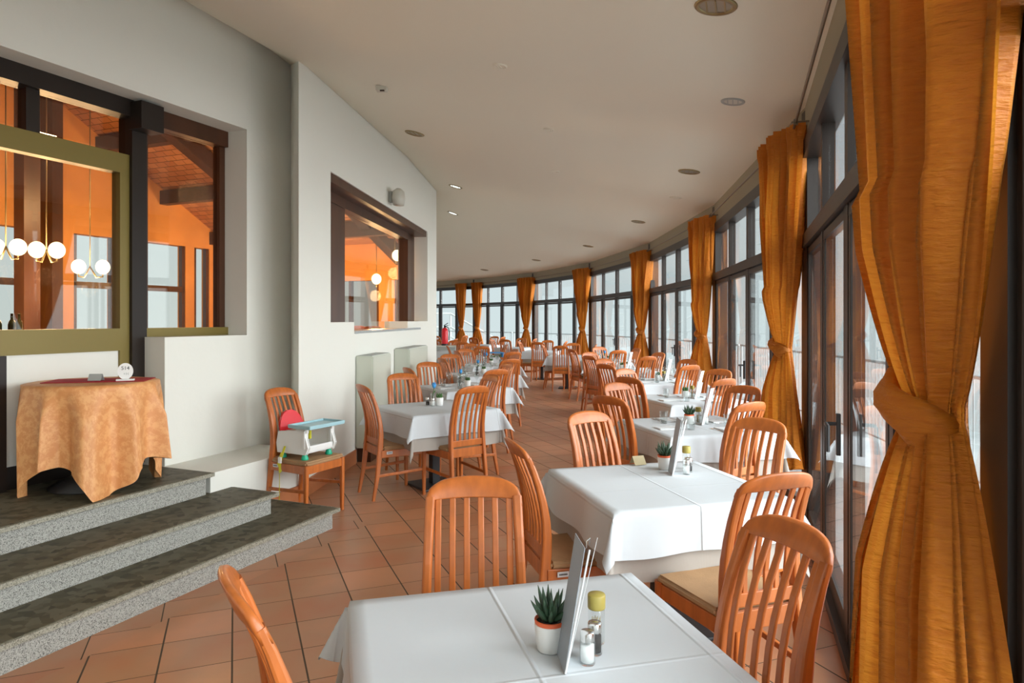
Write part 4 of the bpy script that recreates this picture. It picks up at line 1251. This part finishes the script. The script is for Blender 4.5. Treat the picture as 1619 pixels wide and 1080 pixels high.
for (cx, cy, sx_, sy_) in ((0, 0.005, 0.40, 0.014), (0, 0.235, 0.40, 0.014), (-0.195, 0.12, 0.014, 0.24), (0.195, 0.12, 0.014, 0.24)): box(b, cx, cy, 0.275, sx_, sy_, 0.02, 0, 0.005)
link('tray', b, M['booster_blue'], r)
b = bmesh.new()
for s in (-1, 1): box(b, s * 0.145, 0.10, 0.235, 0.03, 0.12, 0.04, 0, 0.006)
link('tray_support', b, M['booster_white'], r)
for sx_ in (-1, 1):
    for sy_ in (-1, 1):
        b = bmesh.new(); lathe(b, [(0, 0), (0.028, 0), (0.031, 0.006), (0.026, 0.022), (0.020, 0.035), (0.020, 0.055), (0, 0.056)], 18, (sx_ * 0.135, sy_ * 0.12, 0)); link('foot', b, M['booster_green'], r, True)
b = bmesh.new()
box(b, 0, -0.10, 0.17, 0.05, 0.006, 0.14, 0.2, 0.002); box(b, 0.05, 0.03, 0.20, 0.025, 0.12, 0.10, 0.3, 0.01)
link('harness', b, M['strap'], r)
b = bmesh.new()
sweep(b, [(0.172, -0.06, 0.10), (0.205, -0.06, 0.03), (0.235, -0.05, -0.02), (0.235, -0.05, -0.10)], (0.024, 0.003), side=(0, 1, 0))
sweep(b, [(0.235, -0.055, -0.10), (0.232, -0.06, -0.32), (0.24, -0.055, -0.45)], (0.006, 0.003), side=(0, 1, 0))
sweep(b, [(0.19, -0.08, 0.05), (0.238, -0.07, -0.03), (0.235, -0.035, -0.09)], (0.016, 0.003), side=(0, 1, 0))
link('strap', b, M['strap'], r)
b = bmesh.new(); box(b, 0.237, -0.05, 0.0, 0.012, 0.032, 0.05, 0, 0.003); link('buckle', b, M['booster_white'], r)

# ------------------------------------------------------------------ round table on the landing
RX, RY = -2.855, 4.66
r = empty('round_table', (RX, RY, RAISE), 0, 'round pedestal table on the top landing under a peach cloth', 'table')
b = bmesh.new(); lathe(b, [(0, 0), (0.26, 0), (0.265, 0.008), (0.235, 0.016), (0.24, 0.022), (0.205, 0.032), (0.21, 0.038), (0.17, 0.05), (0.175, 0.056), (0.13, 0.07), (0.135, 0.077), (0.09, 0.095), (0.05, 0.12), (0.03, 0.13)], 40); link('ribbed_base', b, M['black'], r, True)
b = bmesh.new(); tube(b, [(0, 0, 0.12), (0, 0, 0.70)], 0.028, 16); link('column', b, M['black'], r, True)
b = bmesh.new(); lathe(b, [(0, 0.685), (0.40, 0.685), (0.405, 0.70), (0, 0.705)], 48); link('table_top', b, M['frame_brown'], r)
def round_cloth():
    b = bmesh.new(); uvl = b.loops.layers.uv.new('UVMap')
    R0, side, p_ = 0.405, 0.93, 5.5
    na = 300
    rot0 = math.radians(-138)
    ring_t = [0, 0.25, 0.5, 0.75, 0.92, 1.0] + [1 + k / 26 for k in range(1, 27)]
    rings = []; uvs = {}
    for t in ring_t:
        row = []
        for k in range(na):
            a = 2 * PI * k / na
            cc, ss = abs(math.cos(2 * 0 + a - rot0 - PI / 4)), abs(math.sin(a - rot0 - PI / 4))
            edge = side / (cc ** p_ + ss ** p_) ** (1 / p_)
            if t <= 1:
                rr = R0 * t
                v = b.verts.new((RX + rr * math.cos(a), RY + rr * math.sin(a), RAISE + 0.709 - (0.006 if t == 1 else 0)))
                uvs[v] = (rr * math.cos(a), rr * math.sin(a))
            else:
                q = t - 1
                L = (edge - R0) * q
                f = min(1, L / 0.22)
                fold = 0.62 * math.sin(11 * a + 0.9 + 0.7 * math.sin(3 * a)) + 0.30 * math.sin(6 * a + 2.1) + 0.2 * math.sin(19 * a + 1 + math.sin(2 * a))
                tipk = max(0, (edge - side) / 0.18)
                flr = 0.03 * L + 0.085 * f * (0.55 + 0.45 * q) * (fold + 0.2) + (0.02 if abs(math.degrees(a) - 312) < 30 else -0.07) * tipk * f * q
                rr = R0 + max(-0.03 + 0.034 * (1 - f), flr)
                z = 0.703 - L * (0.965 + 0.03 * fold - 0.10 * tipk * 0)
                a2 = a + 0.05 * f * math.cos(11 * a + 0.9 + 0.7 * math.sin(3 * a))
                v = b.verts.new((RX + rr * math.cos(a2), RY + rr * math.sin(a2), RAISE + z))
                uvs[v] = ((R0 + L) * math.cos(a), (R0 + L) * math.sin(a))
            row.append(v)
        rings.append(row)
    for a_, c_ in zip(rings[:-1], rings[1:]):
        for k in range(na):
            j = (k + 1) % na
            f = b.faces.new((a_[k], a_[j], c_[j], c_[k]))
            for lp in f.loops: lp[uvl].uv = uvs[lp.vert]
    bmesh.ops.remove_doubles(b, verts=b.verts[:], dist=1e-5)
    return b
o = link('tablecloth', round_cloth(), M['damask'], None, True)
tag(o, 'peach orange damask cloth with hanging corners over the round table', 'tablecloth')
b = bmesh.new()
box(b, 0, 0, 0, 0.62, 0.30, 0.004, 0, 0.001)
o = link('table_mat', b, M['red_cloth']); o.location = (RX + 0.03, RY + 0.03, RAISE + 0.7125); o.rotation_euler = (0, 0, math.radians(14)); tag(o, 'dark red mat lying on the peach cloth', 'mat')
r = empty('tent_sign', (RX + 0.03, RY - 0.02, RAISE + 0.7145), math.radians(5), 'small dark grey tent sign on the red mat', 'sign')
b = bmesh.new()
for s in (-1, 1):
    q = box(b, 0, 0, 0, 0.085, 0.002, 0.05)
    bmesh.ops.transform(b, matrix=Matrix.Translation((0, s * 0.014, 0.023)) @ Matrix.Rotation(s * 0.5, 4, 'X'), verts=q['verts'])
link('folded_plate', b, M['grey'], r)
r = empty('table_number_sign', (RX + 0.235, RY - 0.03, RAISE + 0.7145), math.radians(24), 'round white number sign reading 514 on a small foot', 'sign')
b = bmesh.new(); box(b, 0, 0, 0.006, 0.11, 0.05, 0.012, 0, 0.004); link('foot', b, M['booster_white'], r)
b = bmesh.new(); bmesh.ops.create_cone(b, cap_ends=True, segments=40, radius1=0.047, radius2=0.047, depth=0.006, matrix=Matrix.Translation((0, 0, 0.064)) @ Matrix.Rotation(PI / 2, 4, 'X') @ Matrix.Diagonal((1, 1.18, 1, 1)))
disc = link('disc', b, M['booster_white'], r)
def text_mesh(s, size, loc, parent, mat, name='lettering'):
    cu = bpy.data.curves.new('tmp', 'FONT'); cu.body = s; cu.size = size; cu.align_x = 'CENTER'; cu.extrude = 0.0006
    o = bpy.data.objects.new('tmp', cu); C.objects.link(o)
    dg = bpy.context.evaluated_depsgraph_get()
    me = bpy.data.meshes.new_from_object(o.evaluated_get(dg))
    bpy.data.objects.remove(o)
    me.materials.clear(); me.materials.append(mat)
    t_ = bpy.data.objects.new(name, me); C.objects.link(t_); t_.parent = parent; t_.location = loc; t_.rotation_euler = (PI / 2, 0, 0)
    return t_
text_mesh('514', 0.034, (0, -0.0038, 0.074), disc, M['dark_text'])
text_mesh('+H', 0.026, (0.004, -0.0038, 0.038), disc, M['grey'])

# ------------------------------------------------------------------ wall and ceiling fittings
# heater covers under the middle window
def heater(z0, z1, d, h0, h1, label):
    r = empty('heater_cover', (0, 0, 0), 0, label, 'heater', 'heater covers under the inner window')
    b = bmesh.new(); w2box(z0, z1, -d, -0.001, h0, h1, b); bmesh.ops.bevel(b, geom=b.edges[:], offset=0.012, segments=2, affect='EDGES'); link('housing', b, M['radiator'], r)
    b = bmesh.new(); w2box(z0 + 0.04, z1 - 0.04, -d + 0.02, -0.02, h1, h1 + 0.006, b); link('top_grille', b, M['grey'], r)
    b = bmesh.new(); w2box(z0 + 0.05, z1 - 0.05, -d * 0.8, -0.002, 0.0, h0, b); link('plinth', b, M['frame_brown'], r)
heater(7.62, 8.40, 0.20, 0.16, 1.19, 'pale heater cover nearer the camera under the inner window')
heater(9.3, 10.5, 0.22, 0.16, 1.20, 'pale heater cover farther away under the inner window')
# loudspeaker over the middle window
q = W2(9.05, -0.10)
r = empty('wall_speaker', (q[0], q[1], 3.2), math.radians(-8), 'small cream wall speaker above the inner window', 'speaker')
b = bmesh.new(); box(b, -0.075, 0, 0.02, 0.05, 0.10, 0.14, 0, 0.01); link('bracket', b, M['grey'], r)
b = bmesh.new()
lathe(b, [(0, -0.10), (0.07, -0.09), (0.085, 0.0), (0.075, 0.09), (0.03, 0.13), (0, 0.135)], 20, (0.03, 0, 0.0), (1.0, 1.4)); link('housing', b, M['cream'], r, True)

# ceiling downlights: heights follow the sloping ceiling
from mathutils.bvhtree import BVHTree
dg = bpy.context.evaluated_depsgraph_get()
ceil_o = bpy.data.objects['ceiling']
tmp = bmesh.new(); tmp.from_mesh(ceil_o.data); tree = BVHTree.FromBMesh(tmp)
def ceil_at(x, y):
    h, nrm, _, _ = tree.ray_cast(Vector((x, y, 0.5)), Vector((0, 0, 1)))
    return h, nrm
LIGHTS = []
def downlight(x, y, r_, style, label):
    h, nrm = ceil_at(x, y)
    if h is None: return
    if nrm.z > 0: nrm = -nrm
    e = empty('ceiling_downlight', h, 0, label, 'ceiling light', 'ceiling downlights')
    e.rotation_euler = nrm.to_track_quat('-Z', 'Y').to_euler()
    b = bmesh.new(); lathe(b, [(r_ * 0.74, -0.002), (r_ * 0.78, -0.010), (r_ * 0.95, -0.010), (r_, -0.004), (r_, 0.0)], 28)
    link('ring', b, M['ceiling'] if style == 'faint' else (M['gold_lens'] if style != 'white' else M['grey']), e, True)
    b = bmesh.new(); lathe(b, [(0, -0.001), (r_ * 0.76, -0.003)], 24)
    link('lens', b, {'lit': M['lit_lens'], 'dark': M['lens_dark'], 'white': M['cream'], 'faint': M['ceiling'], 'brass': M['lens_dark']}[style], e)
    b = bmesh.new()
    for k in range(3): box(b, 0, (k - 1) * r_ * 0.42, -0.005, r_ * 1.25, 0.008, 0.006)
    link('baffle', b, M['ceiling'] if style == 'faint' else (M['gold_lens'] if style != 'white' else M['grey']), e)
for x, y, r_, st, lab in [
    (-1.12, 7.86, 0.115, 'brass', 'brass rimmed downlight above the nearest inner-row tables'),
    (-0.92, 11.13, 0.115, 'lit', 'lit downlight just right of the white wall end, nearer one'),
    (-1.26, 14.56, 0.12, 'lit', 'lit downlight just right of the white wall end, farther one'),
    (1.11, 3.72, 0.115, 'brass', 'brass rimmed downlight cut by the top edge of the view'),
    (1.72, 5.32, 0.092, 'white', 'pale downlight with clear ribbed lens near the second curtain'),
    (2.04, 7.87, 0.125, 'brass', 'dark brass downlight second along the window side'),
    (2.22, 12.01, 0.125, 'brass', 'dark brass downlight third along the window side'),
    (1.81, 16.24, 0.13, 'brass', 'dark brass downlight fourth along the window side'),
    (0.73, 20.45, 0.14, 'brass', 'dark brass downlight fifth along the window side'),
    (-0.99, 24.51, 0.15, 'brass', 'farthest dark brass downlight over the last tables'),
    (-0.09, 5.18, 0.055, 'faint', 'nearest tiny white cover plate in the middle of the ceiling'),
    (0.37, 6.86, 0.055, 'faint', 'second tiny white cover plate in the middle of the ceiling'),
    (0.56, 8.85, 0.055, 'faint', 'third tiny white cover plate in the middle of the ceiling'),
    (2.29, 9.56, 0.085, 'faint', 'pale downlight in front of the third curtain')]:
    downlight(x, y, r_, st, lab)
h, nrm = ceil_at(-1.18, 6.19)
r = empty('smoke_detector', h, 0, 'small cream detector on the ceiling by the left wall', 'detector')
b = bmesh.new(); box(b, 0, 0, -0.02, 0.10, 0.08, 0.045, 0, 0.008); link('housing', b, M['cream'], r)
b = bmesh.new(); box(b, 0.01, -0.03, -0.045, 0.04, 0.02, 0.01); link('sensor', b, M['frame'], r)

# fire extinguisher on a low cabinet at the far end of the white wall
r = empty('low_cabinet', (-2.0, 18.9, 0), 0, 'low pale grey cabinet under the fire extinguisher', 'cabinet')
b = bmesh.new(); box(b, 0, 0, 0.42, 0.9, 0.45, 0.84, 0, 0.01); link('body', b, M['grey'], r)
b = bmesh.new(); box(b, 0, 0, 0.86, 0.96, 0.5, 0.04, 0, 0.008); link('top', b, M['cream'], r)
for s in (-1, 1):
    b = bmesh.new(); box(b, s * 0.22, -0.232, 0.42, 0.40, 0.015, 0.76, 0, 0.004); link('door', b, M['grey'], r)
r = empty('fire_extinguisher', (-1.85, 18.8, 0.88), 0, 'red fire extinguisher beside the end of the white wall', 'fire extinguisher')
b = bmesh.new(); lathe(b, [(0, 0), (0.085, 0), (0.09, 0.02), (0.09, 0.40), (0.075, 0.46), (0.03, 0.49), (0, 0.49)], 20); link('cylinder', b, M['ext_red'], r, True)
b = bmesh.new(); lathe(b, [(0.091, 0.0), (0.094, 0.0), (0.094, 0.05), (0.091, 0.05)], 20); link('base_ring', b, M['black'], r)
b = bmesh.new(); box(b, 0, 0, 0.52, 0.05, 0.05, 0.06); sweep(b, [(-0.02, 0, 0.55), (0.09, 0, 0.62)], (0.02, 0.02)); sweep(b, [(-0.02, 0, 0.53), (0.10, 0, 0.55)], (0.02, 0.015)); link('handle', b, M['black'], r)
b = bmesh.new(); tube(b, [(0.02, 0, 0.52), (0.09, 0, 0.50), (0.125, 0, 0.38), (0.115, 0, 0.15)], 0.012); link('hose', b, M['black'], r, True)
